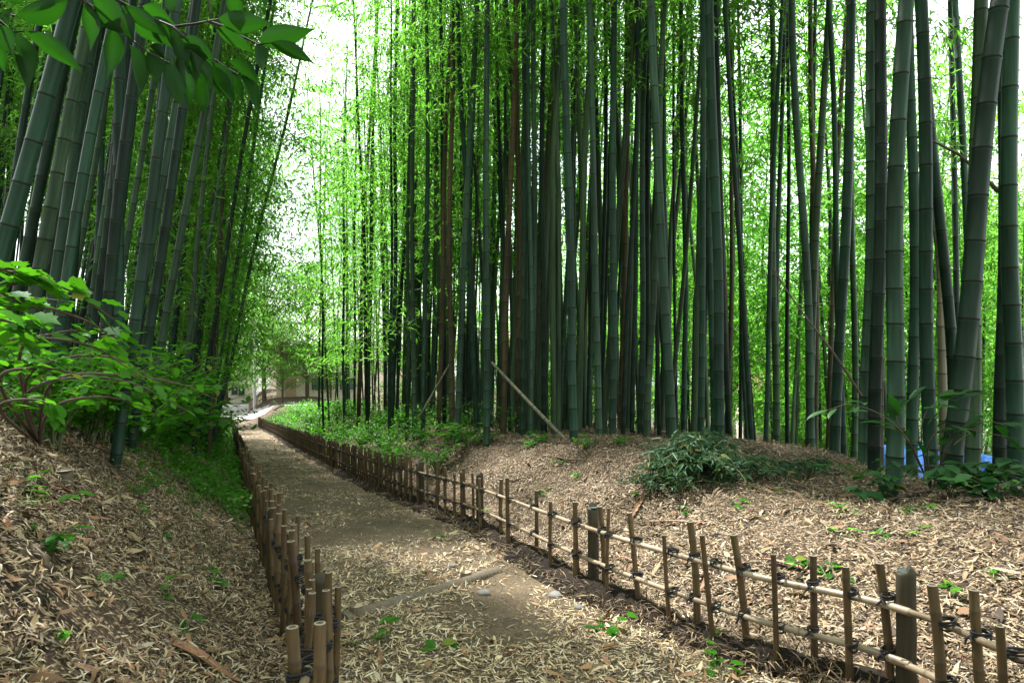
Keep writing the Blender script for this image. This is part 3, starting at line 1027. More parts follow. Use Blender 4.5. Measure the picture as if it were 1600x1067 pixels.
def lashing_mesh(seed, single=False):
    """rope crossing stake (z) and rail (x): two diagonal loops, a wrap and two tails"""
    g = random.Random(seed)
    mb = MB()
    for sgn in (1, -1):
        pts = []
        for i in range(13):
            a = 2 * math.pi * i / 12
            pts.append((math.cos(a) * .020, math.sin(a) * .036, sgn * math.cos(a) * .017))
        mb.tube(pts, .0042, 5)
    for dz in (-.006, .006):
        pts = [(math.cos(2 * math.pi * i / 12) * .021, math.sin(2 * math.pi * i / 12) * .037, dz + .012) for i in range(13)]
        mb.tube(pts, .004, 5)
    mb.tube([(.0, -.037, .0), (.010, -.045, -.006), (.022, -.048, -.008)], [.007, .005, .003], 5)
    mb.tube([(.0, -.037, .0), (-.010, -.047, -.014), (-.015 + g.uniform(-.01, .01), -.052, -.034)], [.007, .005, .003], 5)
    return mb.mesh('lashing', [M['rope']])


stakesM = [stake_mesh(400 + k, .60 + .012 * (k % 4) - .02, (.0125, .0150, .0170, .0190, .0145, .0180, .0205, .0135)[k]) for k in range(8)]
postsM = [post_mesh(450 + k, .565, .039) for k in range(3)]
lashM = [lashing_mesh(470 + k) for k in range(3)]


def arclen(P):
    return np.concatenate([[0], np.cumsum(np.linalg.norm(np.diff(P, axis=0), axis=1))])


def build_fence(curve, s0, s1, post_s, stake_s, label, side, nparts=96):
    seg = arclen(curve)
    def pos(s):
        x = float(np.interp(s, seg, curve[:, 0])); y = float(np.interp(s, seg, curve[:, 1]))
        x2 = float(np.interp(s + .05, seg, curve[:, 0])); y2 = float(np.interp(s + .05, seg, curve[:, 1]))
        x1 = float(np.interp(s - .05, seg, curve[:, 0])); y1 = float(np.interp(s - .05, seg, curve[:, 1]))
        return Vector((x, y, float(base_z(y)) + .03)), math.atan2(y2 - y1, x2 - x1)
    p0, _ = pos(s0)
    root = empty('bamboo_fence', p0, label, 'fence')
    for i, s in enumerate(post_s):
        p, a = pos(s)
        o = link('post', postsM[i % 3], root)
        nrm = Vector((math.sin(a), -math.cos(a), 0))     # towards the right of travel
        o.location = p + nrm * (.055 if side == 'R' else -.02) - p0
        o.rotation_euler = (random.gauss(0, .012), random.gauss(0, .012), random.uniform(0, 6))
    # rails: overlapping canes about three metres long, at two heights
    for h, rr in ((.435, .0152), (.205, .0158)):
        s = s0; alt = 0
        cuts = [q for q in post_s if s0 < q < s1]
        ends = [s0] + cuts[0::2] + [s1]
        ends = sorted(set(ends))
        for e0, e1 in zip(ends[:-1], ends[1:]):
            if e1 - e0 < .2: continue
            a_, b_ = e0 - .06, e1 + .10
            k = max(4, int((b_ - a_) / .12))
            r_ = rr * random.uniform(.9, 1.12)
            pts, rad, col = [], [], []
            dz = random.uniform(-.012, .012); lift = (.012 if alt % 2 else -.012)
            nodej = random.randint(2, 4)
            for j in range(k + 1):
                p, a = pos(a_ + (b_ - a_) * j / k)
                t = j / k
                q = p + Vector((0, 0, h + dz + lift * (2 * t - 1))) - p0
                pts.append(q); rad.append(r_ * (1.08 - .16 * t) * (1.0)); col.append((0, 0, 0))
                if j % 3 == nodej % 3 and j < k:
                    p2, _ = pos(a_ + (b_ - a_) * (j + .08) / k)
                    pts.append(p2 + Vector((0, 0, h + dz + lift * (2 * t - 1))) - p0); rad.append(r_ * (1.08 - .16 * t) * 1.07); col.append((0, .55, 0))
                    p2, _ = pos(a_ + (b_ - a_) * (j + .16) / k)
                    pts.append(p2 + Vector((0, 0, h + dz + lift * (2 * t - 1))) - p0); rad.append(r_ * (1.08 - .16 * t)); col.append((0, 0, 0))
            mb = MB(); mb.tube(pts, rad, 9, 0, col)
            ce = pts[-1]
            link('rail', mb.mesh('rail', [M['rail']]), root)
            alt += 1
    vis = stake_s[:nparts]; rest = stake_s[nparts:]
    far = MB(); farl = MB()
    for i, s in enumerate(stake_s):
        p, a = pos(s)
        nrm = Vector((math.sin(a), -math.cos(a), 0))
        front = (i % 2 == 0)
        off = (-.036 if front else .036) * (1 if side == 'R' else -1)
        tilt = random.gauss(.02, .035)
        zoff = random.uniform(-.05, .03)
        loc = p + nrm * off + Vector((0, 0, zoff)) - p0
        if i < nparts:
            o = link('stake', random.choice(stakesM), root)
            o.location = loc
            o.rotation_mode = 'QUATERNION'
            ln_ = Vector((random.gauss(-.085 if side == 'R' and p.y < 5 and p.x > .7 else 0, .03), random.gauss(0, .03), 1)).normalized()
            o.rotation_quaternion = Vector((0, 0, 1)).rotation_difference(ln_) @ Matrix.Rotation(random.uniform(0, 6.28), 3, 'Z').to_quaternion()
            # both ties of a stake
            if i < 49:
                for h in (.435, .205):
                    l_ = link('lashing', random.choice(lashM), root)
                    l_.location = p + nrm * off * .5 + Vector((0, 0, h + random.uniform(-.01, .01))) - p0
                    l_.rotation_euler = (random.uniform(-.2, .2), random.uniform(-.15, .15), a + (0 if (front == (side == 'R')) else math.pi))
        else:
            mlen = .6 + random.uniform(-.03, .03)
            far.tube([loc + Vector((0, 0, -.1)), loc + Vector((0, 0, mlen))], random.uniform(.016, .022), 6, 0, (0, .1, 0))
        if i >= 49:
            for h in (.435, .205):
                c = p + nrm * off * .5 + Vector((0, 0, h)) - p0
                ring = [c + Vector((math.cos(a) * math.cos(t) * .026 + nrm.x * math.sin(t) * .045, math.sin(a) * math.cos(t) * .026 + nrm.y * math.sin(t) * .045, .02 * math.cos(t))) for t in np.linspace(0, 6.283, 9)]
                farl.tube(ring, .008, 4)
    if rest:
        o = link('stake', far.mesh('stake', [M['stake']]), root); o['kind'] = 'stuff'
    if farl.v:
        o = link('lashing', farl.mesh('lashing', [M['rope']]), root); o['kind'] = 'stuff'
    return root


def s_at_u(curve, u, h=.4):
    seg = arclen(curve)
    ok = curve[:, 1] > .8
    s = np.linspace(seg[ok][0], seg[-1], 20000)
    x = np.interp(s, seg, curve[:, 0]); y = np.interp(s, seg, curve[:, 1])
    return float(s[np.argmin(np.abs(800 + F * x / y - u))])


near_u = [1688, 1640, 1597, 1525, 1486, 1383, 1334, 1268, 1220, 1160, 1122, 1082, 1055, 992, 956, 938, 905, 896, 866, 832, 800, 778, 757, 735]
st = sorted(s_at_u(RF, u) for u in near_u)
s = st[-1]
rend = arclen(RF)[-1] - .3
while s < rend:
    s += random.choice((.13, .16, .18, .10, .15)) * random.uniform(.9, 1.1) * (1 if s < 14 else 1.0)
    st.append(s)
po = [s_at_u(RF, u) for u in (1402, 917, 742, 652)]
while po[-1] < rend - 2: po.append(po[-1] + 2.1)
build_fence(RF, s_at_u(RF, 1690) - .3, rend, po, st, 'long low fence of bamboo stakes and two rails along the right of the path', 'R')

segL = arclen(LF)
sL0 = float(np.interp(1.92, LF[:, 1], segL))
s = sL0; st = []
while s < segL[-1] - .3:
    st.append(s); s += random.choice((.09, .12, .16, .12)) * random.uniform(.85, 1.15)
po = [float(np.interp(y, LF[:, 1], segL)) for y in (2.72, 4.62)]
while po[-1] < segL[-1] - 2: po.append(po[-1] + 2.0)
build_fence(LF, sL0 - .7, segL[-1] - .3, po, st, 'low fence of tightly set brown bamboo stakes along the left of the path', 'L')

# ------------------------------------------------------------------ eroded earth edge under the fences, dead grass, ground cover
M['soil'] = earth_mat('very dark soil', [(.3, (.008, .006, .004)), (.6, (.02, .014, .009)), (.8, (.04, .028, .018))], None, .8, 30)  # near-black earth tone for the edge strips under the fences
def earth_edge(label, curve, sgn, y0, y1, hh, wd):
    ys = np.concatenate([np.arange(y0, 14, .05), np.arange(14, y1, .3)]); K = 9
    V = []
    for k in range(K):
        t = k / (K - 1)
        d = (-wd + (wd + .10) * t) * sgn
        x = np.interp(ys, curve[:, 1], curve[:, 0]) + d / .924 + fbm(ys, ys * 0 + k * .02 + sgn, .25, 91) * .05
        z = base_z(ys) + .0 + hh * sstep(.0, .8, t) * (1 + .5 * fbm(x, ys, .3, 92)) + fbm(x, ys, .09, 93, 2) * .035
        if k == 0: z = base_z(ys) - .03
        if k == K - 1: z = ground_z(x, ys) - .02
        V.append(np.stack([x, ys, z], 1))
    V = np.stack(V, 1).reshape(-1, 3)
    i = (np.arange(len(ys) - 1)[:, None] * K + np.arange(K - 1)[None]).reshape(-1)
    q = np.stack([i, i + 1, i + K + 1, i + K], 1)
    me = np_mesh('earth_edge', V, [q if sgn > 0 else q[:, ::-1]], np.full((len(V), 3), .5), [M['soil']], sm=True)
    return tag(link('earth_edge', me), label, kind='structure')


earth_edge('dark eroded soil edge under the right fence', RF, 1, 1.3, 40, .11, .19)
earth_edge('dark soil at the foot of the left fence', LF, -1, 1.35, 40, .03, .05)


def tufts(label, n, curve, lo, hi, y0, y1, sgn, hgt, cols, name='dead_grass'):
    t = rng.random(n); p = -.3
    y = (y0 ** p + t * (y1 ** p - y0 ** p)) ** (1 / p)
    y = y + fbm(y, y * 0, .3, 95) * .1
    x = np.interp(y, curve[:, 1], curve[:, 0]) + sgn * rng.uniform(lo, hi, n) / .924
    P = np.stack([x, y, surf_z(x, y) + rng.uniform(0, .07, n)], 1)
    D = np.stack([rng.normal(0, .8, n) - .5 * sgn, rng.normal(0, .8, n), rng.normal(-.05, .45, n)], 1)
    L = rng.uniform(.4, 1.2, n) * hgt
    C = np.array(cols)[rng.integers(0, len(cols), n)] * rng.uniform(.6, 1.2, (n, 1))
    me = leaf_mesh(name, LITTER, P, D, rng.normal(0, .5, (n, 3)) + [0, 0, 1], L, L * .06 + .0015, C, [M['dry_leaf']], curl=rng.normal(-.5, .6, n))
    return tag(link(name, me), label, kind='stuff')


tufts('dead grass and roots hanging from the soil edge under the right fence', 9000, RF, -.14, .06, 1.6, 20, 1, .10, [(.16, .11, .06), (.09, .06, .035), (.26, .19, .11), (.05, .032, .02)])


def cover(label, n, band, dens, h, ls):
    x, y = band(n)
    k = rng.random(n) < dens(x, y); x = x[k]; y = y[k]; n = len(x)
    far = np.clip(y / 12, 1, 2.4)
    P = np.stack([x, y, ground_z(x, y) + rng.random(n) ** .8 * h * (.5 + np.clip(.6 + fbm(x, y, .8, 97) * 1.2, 0, 1.2))], 1)
    D = np.stack([rng.normal(0, 1, n), rng.normal(0, 1, n), rng.normal(-.2, .25, n)], 1)
    U = rng.normal(0, .28, (n, 3)) + [0, -.1, 1]
    L = rng.uniform(.6, 1.2, n) * ls * far ** .7
    col = np.stack([rng.random(n), (rng.random(n) < .03) * .5, np.zeros(n)], 1)
    me = leaf_mesh('ground_cover', OVATE, P, D, U, L, L * .55, col, [M['shrub_leaf']])
    return tag(link('ground_cover', me), label, kind='stuff')


cover('low green ground cover between the right fence and the grove', 30000, samp_band('R', .1, 2.6, 11, 44, -.6), lambda x, y: np.clip(sstep(10.5, 16, y) * .9 + fbm(x, y, 1.0, 98) * 1.6 - .15, 0, 1), .42, .055)
cover('low green ground cover on the bank along the left fence', 22000, samp_band('L', .05, 1.8, 6.0, 44, -.6), lambda x, y: np.clip(sstep(6, 9.5, y) * .8 + fbm(x, y, .9, 99) * 1.6 - .1, 0, 1), .34, .055)

# ------------------------------------------------------------------ log step, pegs, stones, sticks, sheaths, stump
pa, pb = hit(536, 968), hit(778, 893)
mb = MB()
P = [pa.lerp(pb, t) + Vector((0, 0, -.018 + .006 * math.sin(9 * t))) - pa for t in np.linspace(0, 1, 12)]
mb.tube(P, [.055 + .004 * math.sin(i * 2.1) for i in range(12)], 12, 0, (0, .1, 0))
o = link('log_step', mb.mesh('log_step', [M['log']])); o.location = pa; tag(o, 'grey weathered log laid across the path as a step', 'log')
pa2, pb2 = hit(470, 872), hit(640, 838)
mb = MB(); P = [pa2.lerp(pb2, t) + Vector((0, 0, -.045)) - pa2 for t in np.linspace(0, 1, 8)]
mb.tube(P, .05, 10, 0, (0, .2, 0))
o = link('log_step', mb.mesh('log_step', [M['log']])); o.location = pa2; tag(o, 'half buried log step farther down the path', 'log')
for (u, v, lb) in ((557, 962, 'short round wooden peg at the left end of the log step'), (728, 906, 'short round wooden peg near the right end of the log step')):
    p_ = hit(u, v)
    mb = MB(); mb.tube([(0, 0, -.1), (0, 0, .05), (.002, 0, .062)], [.044, .043, .038], 12, 0, (0, .2, 0))
    mb.add([(.0385 * math.cos(6.283 * i / 12), .0385 * math.sin(6.283 * i / 12), .0635) for i in range(12)], [tuple(range(12))], 0, (1, 0, 0))
    o = link('wooden_peg', mb.mesh('wooden_peg', [M['log']])); o.location = p_; tag(o, lb, 'peg')

m, n, l, p = mat('stone'); nz = nd(n, 'ShaderNodeTexNoise', Scale=30.0, Detail=5.0); r = ramp(n, [(.3, (.09, .09, .085)), (.7, (.2, .19, .17))]); l.new(nz.outputs[0], r.inputs[0]); l.new(r.outputs[0], p.inputs['Base Color']); p.inputs['Roughness'].default_value = .9; M['stone'] = m


def stone(u, v, size, label):
    import bmesh
    bm = bmesh.new(); bmesh.ops.create_icosphere(bm, subdivisions=3, radius=size)
    sd_ = random.randrange(1000)
    for q in bm.verts:
        nn = vnoise(q.co.x / size * 1.1 + 9, q.co.y / size * 1.1 + q.co.z / size * .8, sd_)
        q.co *= 1 + .35 * float(nn); q.co.z *= .5
    me = bpy.data.meshes.new('stone'); bm.to_mesh(me); bm.free(); me.materials.append(M['stone']); smooth(me)
    o = link('stone', me); o.location = hit(u, v) + Vector((0, 0, size * .15)); o.rotation_euler.z = random.uniform(0, 6); tag(o, label, 'stone')


stone(757, 928, .045, 'flat grey stone below the right end of the log step')
stone(868, 932, .05, 'largest dark stone on the path beside the right fence')
stone(905, 950, .035, 'small dark stone on the path close to the right fence')
stone(707, 884, .03, 'pale pebble on the path just above the log step')
stone(560, 778, .05, 'stone on the far bend of the path')
stone(445, 800, .04, 'small stone by the left fence farther down the path')


def stick(pts, r0, r1, label, mt='stick', name='stick', cat='stick'):
    base = hit(*pts[0])
    W = [hit(*q) + Vector((0, 0, r0 * .7 + (q[2] if len(q) > 2 else 0))) - base for q in [(a[0], a[1]) for a in pts]]
    P = catmull([tuple(q) for q in W], 5)
    mb = MB(); mb.tube([tuple(q + rng.normal(0, r0 * .25, 3)) for q in P], list(np.linspace(r0, r1, len(P))), 7, 0, (0, .1, 0))
    o = link(name, mb.mesh(name, [M[mt]])); o.location = base; tag(o, label, cat)


def sheath(u0, v0, u1, v1, wd, label):
    """a fallen culm sheath: long thin curled strip with real thickness"""
    a, b = hit(u0, v0), hit(u1, v1)
    d = b - a; side = Vector((-d.y, d.x, 0)).normalized()
    mb = MB(); vs = []; K = 9; n_ = 12
    for i in range(n_ + 1):
        t = i / n_
        ww = wd * (.25 + .75 * math.sin(math.pi * min(1, .12 + t * .8)) ** .7) * (1 - .35 * t)
        c = d * t
        g = surf_z(a.x + c.x, a.y + c.y)
        c = Vector((c.x, c.y, float(g) - a.z + .016 + .012 * math.sin(5 * t)))
        for lay in (0, 1):
            for k in range(K):
                th = (k / (K - 1) - .5) * 2.4
                rr = ww * .5 - lay * .0025
                vs.append(c + side * (math.sin(th) * rr) + Vector((0, 0, (1 - math.cos(th)) * rr * .8 + lay * .002)))
    st_ = 2 * K
    fs = []
    for i in range(n_):
        for k in range(K - 1):
            fs.append((i * st_ + k, i * st_ + k + 1, (i + 1) * st_ + k + 1, (i + 1) * st_ + k))
            fs.append((i * st_ + K + k + 1, i * st_ + K + k, (i + 1) * st_ + K + k, (i + 1) * st_ + K + k + 1))
        fs.append((i * st_, (i + 1) * st_, (i + 1) * st_ + K, i * st_ + K))
        fs.append((i * st_ + K - 1, i * st_ + 2 * K - 1, (i + 1) * st_ + 2 * K - 1, (i + 1) * st_ + K - 1))
    mb.add(vs, fs, 0, (0, 0, 0))
    o = link('culm_sheath', mb.mesh('culm_sheath', [M['sheath']])); o.location = a; tag(o, label, 'bamboo sheath', 'fallen culm sheaths')


sheath(270, 1012, 375, 1066, .075, 'long red brown culm sheath at the bottom of the left bank')
sheath(84, 762, 150, 806, .06, 'dark brown culm sheath high on the left bank below the stump')
sheath(0, 822, 22, 838, .06, 'brown culm sheath at the left edge of the bank')
sheath(1004, 818, 1118, 820, .05, 'long reddish sheath behind the fence below the cut leaves')
sheath(962, 872, 1004, 884, .04, 'short rusty sheath seen between fence stakes')
sheath(1192, 878, 1282, 902, .045, 'orange brown sheath behind the fence near its nearest post')
sheath(986, 812, 1008, 772, .05, 'upturned brown sheath just left of the cut leaves')
sheath(540, 1180, 600, 1130, .04, 'sheath') if False else None
stick([(870, 716), (915, 720), (1000, 716)], .012, .006, 'thin dark stick lying on the mound left of the cut leaves')
stick([(1352, 840), (1366, 868), (1375, 896)], .014, .010, 'mossy bent stick on the mound behind the nearest post')
stick([(1370, 790), (1440, 772), (1540, 762)], .022, .012, 'long dead branch on the mound at far right')
stick([(1420, 778), (1480, 786), (1560, 780)], .016, .010, 'second dead branch below the long one at far right')
stick([(1282, 804), (1322, 796)], .012, .008, 'short dark stick in the middle of the mound')
stick([(1362, 828), (1400, 822)], .008, .006, 'short pale stick above the mossy bent one')
stick([(130, 772), (200, 818), (240, 824)], .012, .006, 'dark twig on the left bank right of the brown sheath')
stick([(140, 800), (190, 790), (250, 800)], .008, .004, 'thin twig crossing the left bank')
stick([(55, 864), (80, 895)], .02, .014, 'stubby red brown stick on the left bank')
stick([(255, 990), (275, 1030), (270, 1060)], .012, .008, 'dark stick beside the red brown sheath')
stick([(400, 1000), (430, 1020), (470, 1010)], .014, .008, 'rotting stick at the foot of the left fence')
p_ = hit(98, 745)
mb = MB(); mb.tube([(0, 0, -.1), (0, 0, .02), (.004, -.004, .035)], [.056, .053, .05], 12, 0, (0, .35, 0))
mb.add([(.004 + .046 * math.cos(6.283 * i / 12), -.004 + .046 * math.sin(6.283 * i / 12), .037) for i in range(12)], [tuple(range(12))], 0, (.7, .1, 0))
o = link('bamboo_stump', mb.mesh('bamboo_stump', [M['log']])); o.location = p_; tag(o, 'low cut bamboo stump on the left bank', 'stump')
p_ = hit(38, 1000)
# ------------------------------------------------------------------ plants
def plant_meshes(seed, tpl, matl, n_stem, height, spread, per_stem, lsz, wr, droop=.3, twigm='twig', flat=.25, yellow=.05):
    g = np.random.default_rng(seed)
    P, D, U = [], [], []
    tw = MB()
    for s in range(n_stem):
        az = g.random() * 6.283; out = spread * g.uniform(.35, 1.0); hh = height * g.uniform(.55, 1.0)
        c = [np.array([0, 0, 0.0]) + [g.normal(0, .02), g.normal(0, .02), -.03]]
        dirv = np.array([math.cos(az), math.sin(az), 0])
        pts = [c[0] + dirv * out * (t ** 1.4) + np.array([0, 0, hh * (t - droop * t * t) / (1 - droop * .5)]) for t in np.linspace(0, 1, 6)]
        tw.tube([Vector(q) for q in pts], list(np.linspace(.007, .002, 6) * (height / .6) ** .5), 4)
        for k in range(per_stem):
            t = .25 + .75 * g.random()
            q = np.array([np.interp(t, np.linspace(0, 1, 6), [p_[a] for p_ in pts]) for a in range(3)])
            sd_ = g.random() * 6.283
            dd = np.array([math.cos(sd_), math.sin(sd_), g.normal(-.12, .25)]) * .8 + dirv * .5
            P.append(q + g.normal(0, .06 * spread, 3) * [1, 1, .5]); D.append(dd)
            U.append(np.array([g.normal(0, flat), g.normal(0, flat), 1]))
    P = np.array(P); D = np.array(D); U = np.array(U); k = len(P)
    L = g.uniform(.65, 1.2, k) * lsz
    col = np.stack([g.random(k), (g.random(k) < yellow) * .5, np.zeros(k)], 1)
    fol = leaf_mesh('foliage', tpl, P, D, U, L, L * wr * g.uniform(.85, 1.15, k), col, [M[matl]])
    return fol, tw.mesh('stem', [M[twigm]])


PM = {
    'shrub': [plant_meshes(500 + k, OVATE, 'shrub_leaf', 16, 1.0, .75, 34, .085, .55, .35) for k in range(4)],
    'lobed': [plant_meshes(520 + k, LOBED, 'shrub_leaf', 12, .9, .8, 22, .13, 1.0, .4) for k in range(3)],
    'herb': [plant_meshes(540 + k, OVATE, 'shrub_leaf', 9, .45, .4, 16, .07, .6, .4) for k in range(4)],
    'seedling': [plant_meshes(560 + k, OVATE, 'shrub_leaf', 3, .09, .08, 4, .045, .6, .3) for k in range(4)],
    'cut': [plant_meshes(580 + k, LANCE, 'cut_leaf', 9, .55, .75, 26, .125, .26, .75, 'twig', .6, .05) for k in range(3)],
    'broad': [plant_meshes(600 + k, OVATE, 'dark_leaf', 6, .6, .7, 9, .17, .6, .55, 'brown_twig') for k in range(2)],
}
protos = {}


def plant(kind, name, loc, scale, label, cat, group=None, zs=1.0):
    k = random.randrange(len(PM[kind]))
    key = (kind, k)
    if key not in protos:
        r_ = empty(name, loc, label, cat, group)
        link('foliage', PM[kind][k][0], r_); link('stem', PM[kind][k][1], r_)
        protos[key] = r_
    else:
        r_ = copy_thing(protos[key], label, group)
        r_['category'] = cat; r_.name = name
        if group is None and 'group' in r_: del r_['group']
    r_.location = loc
    r_.rotation_euler = (0, 0, random.uniform(0, 6.28))
    r_.scale = (scale, scale, scale * zs)
    return r_


def g_at(x, y): return Vector((x, y, float(ground_z(x, y))))


ORDW = ['nearest', 'second', 'third', 'fourth', 'fifth', 'sixth', 'seventh', 'eighth', 'ninth', 'tenth', 'eleventh', 'twelfth', 'thirteenth', 'fourteenth', 'fifteenth', 'sixteenth', 'seventeenth', 'eighteenth', 'nineteenth', 'twentieth', 'twenty first', 'twenty second', 'twenty third', 'twenty fourth', 'twenty fifth', 'twenty sixth']
# shrubs of the left bank, from near to far
lsh = []
for i in range(24):
    y = 4.6 * (30 / 4.6) ** (i / 23) * random.uniform(.96, 1.04)
    d = random.uniform(.75, 1.5) if y > 7 else random.uniform(1.2, 1.9)
    if y > 14 and i % 2: d = random.uniform(.5, .8)
    lsh.append((y, float(xL(y)) - d / .924))
for i, (y, x) in enumerate(lsh):
    plant('lobed' if i % 4 == 2 else 'shrub', 'shrub', g_at(x, y), random.uniform(1.0, 1.35) * (.9 if y < 8 else 1.2 if y < 12 else 1.4 if y < 18 else 1.0), f'{ORDW[i]} green shrub up the left bank counting along the fence', 'shrub', 'shrubs on the left bank')
# low plants on the bank beside the left fence
for i, (u, v, sc) in enumerate(((285, 735, .8), (315, 770, .6), (335, 715, .9), (350, 700, .8), (300, 705, .9), (255, 700, .9), (325, 742, .6), (362, 735, .5), (300, 790, .4), (235, 760, .4), (212, 775, .45), (190, 690, .8))):
    plant('herb', 'herb', hit(u, v), sc, f'{ORDW[i]} low leafy plant in the green patch beside the left fence', 'plant', 'low plants on the left bank')
# low plants of the right mound
rp = []
for i in range(26):
    y = 10.2 * (38 / 10.2) ** (i / 25)
    d = random.uniform(.25, 1.9)
    rp.append((y, float(xR(y)) + d / .924))
for i, (y, x) in enumerate(rp):
    plant('herb' if i % 3 else 'shrub', 'herb', g_at(x, y), (random.uniform(1.1, 1.7) if i % 3 else random.uniform(.6, .9)) * (1 if y < 20 else 1.35), f'{ORDW[i]} green plant behind the right fence in its leafy stretch', 'plant', 'ground plants behind the right fence')
for i, (u, v, sc) in enumerate(((700, 688, .6), (760, 694, .7), (690, 700, .5), (828, 700, .6), (920, 700, .6), (1340, 752, .5), (845, 692, .55), (965, 698, .5))):
    plant('herb', 'herb', hit(u, v), sc, f'{ORDW[i]} leafy plant along the feet of the right grove from the left', 'plant', 'plants at the feet of the right grove')
# cut bamboo foliage heaped on the mound
for i, (u, v, sc) in enumerate(((1040, 752, .75), (1085, 745, .9), (1130, 752, .85), (1085, 720, 1.1), (1180, 748, .7), (1225, 744, .65), (1268, 742, .5), (1060, 768, .6), (1105, 700, 1.1), (1015, 765, .5))):
    plant('cut', 'cut_bamboo_sprig', hit(u, min(max(v, 738), 768)), sc * 1.0, f'{ORDW[i]} dull green cut bamboo sprig in the heap on the mound', 'bamboo sprig', 'cut bamboo sprigs heaped on the mound', 1.25)
# broad leaved plants at the right edge
for i, (u, Y, sc) in enumerate(((1400, 5.4, .95), (1480, 5.2, .9), (1560, 4.9, 1.0), (1640, 4.6, 1.0), (1525, 5.9, 1.1))):
    x = (u - 800) / F * Y
    plant('broad', 'broadleaf_plant', g_at(x, Y), sc * .8, f'{ORDW[i]} dark broad leaved plant from the left below the right edge culms', 'plant', 'broad leaved plants at the right')
# seedlings
SEED = {'on the mound behind the right fence': [(1080, 800), (1290, 830), (1390, 836), (1410, 842), (1265, 880), (1305, 905), (1565, 900), (1480, 912), (1510, 770), (1420, 800), (850, 770), (790, 735), (905, 745), (1000, 775), (1440, 760), (1560, 770), (1150, 790), (1330, 800), (1210, 770), (870, 722)],
        'on the bare path edge under the right fence': [(1140, 1015), (1135, 1030), (1125, 1055), (690, 838), (760, 800)],
        'on the littered slope of the left bank': [(40, 780), (30, 760), (75, 775), (60, 840), (95, 838), (255, 835), (330, 905), (370, 830), (80, 1000), (285, 985), (250, 930), (170, 905), (315, 840), (20, 735), (215, 800), (165, 760)],
        'among the fallen leaves of the path': [(615, 970), (580, 1010), (930, 985), (945, 988), (720, 1012)]}
for place, lst in SEED.items():
    for i, (u, v) in enumerate(lst):
        p_ = hit(u, v)
        plant('seedling', 'seedling', p_, random.uniform(1.1, 2.2), f'{ORDW[i]} tiny green seedling {place}', 'seedling', 'seedlings ' + place)

# the big shrub filling the left edge: branches reach in from the bank beyond the frame
def branch_shrub(name, branches, n_per, tpl, lsz, wr, label, cat, root_at, yellow=.03, matl='shrub_leaf', flat=.3, tw_r=.006):
    g = np.random.default_rng(len(branches) * 7 + n_per)
    root = empty(name, root_at, label, cat)
    tw = MB(); P, D, U = [], [], []
    R0 = np.array(root_at)
    for br in branches:
        W = np.array([at(*q) for q in br]) - R0
        C = catmull([tuple(np.array([0, 0, -.02]))] + [tuple(q) for q in W], 10)
        tw.tube([Vector(q) for q in C], list(np.linspace(tw_r * 1.8, tw_r * .4, len(C))), 5)
        k0 = 10
        for k in range(n_per):
            i = g.integers(k0, len(C) - 1)
            d = C[i + 1] - C[i]; d /= np.linalg.norm(d)
            sgn = 1 if k % 2 else -1
            side = np.cross([0, 0, 1], d) * sgn
            P.append(C[i] + g.normal(0, .025, 3)); D.append(d * g.uniform(.4, 1.1) + side * g.uniform(.4, 1) + [0, 0, g.normal(-.15, .2)])
            U.append(np.array([g.normal(0, flat), g.normal(0, flat) - .05, 1]))
        P.append(C[-1]); D.append(C[-1] - C[-3]); U.append(np.array([0, -.05, 1.0]))
    P, D, U = map(np.array, (P, D, U)); k = len(P)
    L = g.uniform(.6, 1.2, k) * lsz
    col = np.stack([g.random(k), (g.random(k) < yellow) * .5, np.zeros(k)], 1)
    link('foliage', leaf_mesh('foliage', tpl, P, D, U, L, L * wr, col, [M[matl]]), root)
    link('stem', tw.mesh('stem', [M['brown_twig']]), root)
    return root


branch_shrub('shrub', [[(-30, 500, 2.5), (30, 440, 2.5), (100, 450, 2.55), (180, 500, 2.6)], [(-60, 450, 2.3), (20, 425, 2.4), (70, 440, 2.5)], [(-50, 520, 2.4), (40, 480, 2.5), (120, 495, 2.6), (185, 530, 2.7)],
                       [(-60, 560, 2.5), (50, 530, 2.6), (140, 540, 2.7), (200, 575, 2.8)], [(-60, 480, 2.8), (20, 465, 2.9), (100, 470, 3.0)], [(-60, 520, 2.1), (0, 500, 2.15), (50, 520, 2.2)]],
             22, LOBED, .085, .95, 'large lobed leaf shrub spreading in from the left edge over the bank', 'shrub', tuple(hit(-110, 700)))
branch_shrub('shrub', [[(40, 600, 3.2), (100, 560, 3.2), (180, 560, 3.3), (250, 600, 3.4)], [(40, 620, 3.2), (120, 590, 3.3), (210, 600, 3.4), (290, 640, 3.5)], [(30, 560, 3.2), (90, 520, 3.3), (160, 520, 3.4)],
                       [(80, 640, 3.1), (160, 620, 3.2), (240, 640, 3.3)], [(0, 600, 3.0), (60, 575, 3.1), (130, 585, 3.1)], [(80, 600, 3.6), (180, 585, 3.8), (280, 600, 4.0), (330, 620, 4.1)], [(0, 640, 2.9), (60, 625, 2.9), (90, 650, 2.9)]],
             20, OVATE, .072, .62, 'oval leaved shrub on the bank below the lobed leaf shrub', 'shrub', tuple(hit(60, 690)))
branch_shrub('broadleaf_plant', [[(1420, 690, 5.3), (1380, 650, 5.2), (1330, 632, 5.1), (1295, 640, 5.1)], [(1440, 690, 5.3), (1450, 640, 5.2), (1500, 615, 5.2)], [(1480, 700, 5.3), (1520, 660, 5.2), (1590, 665, 5.1)], [(1450, 700, 5.3), (1480, 668, 5.2), (1560, 680, 5.1), (1610, 690, 5.0)], [(1420, 690, 5.4), (1400, 650, 5.4), (1420, 625, 5.4)]],
             8, OVATE, .2, .42, 'spreading plant with long flat leaves in front of the slanting dark culm', 'plant', tuple(Vector((3.5, 5.6, float(ground_z(3.5, 5.6))))), flat=.15, tw_r=.004, matl='dark_leaf')

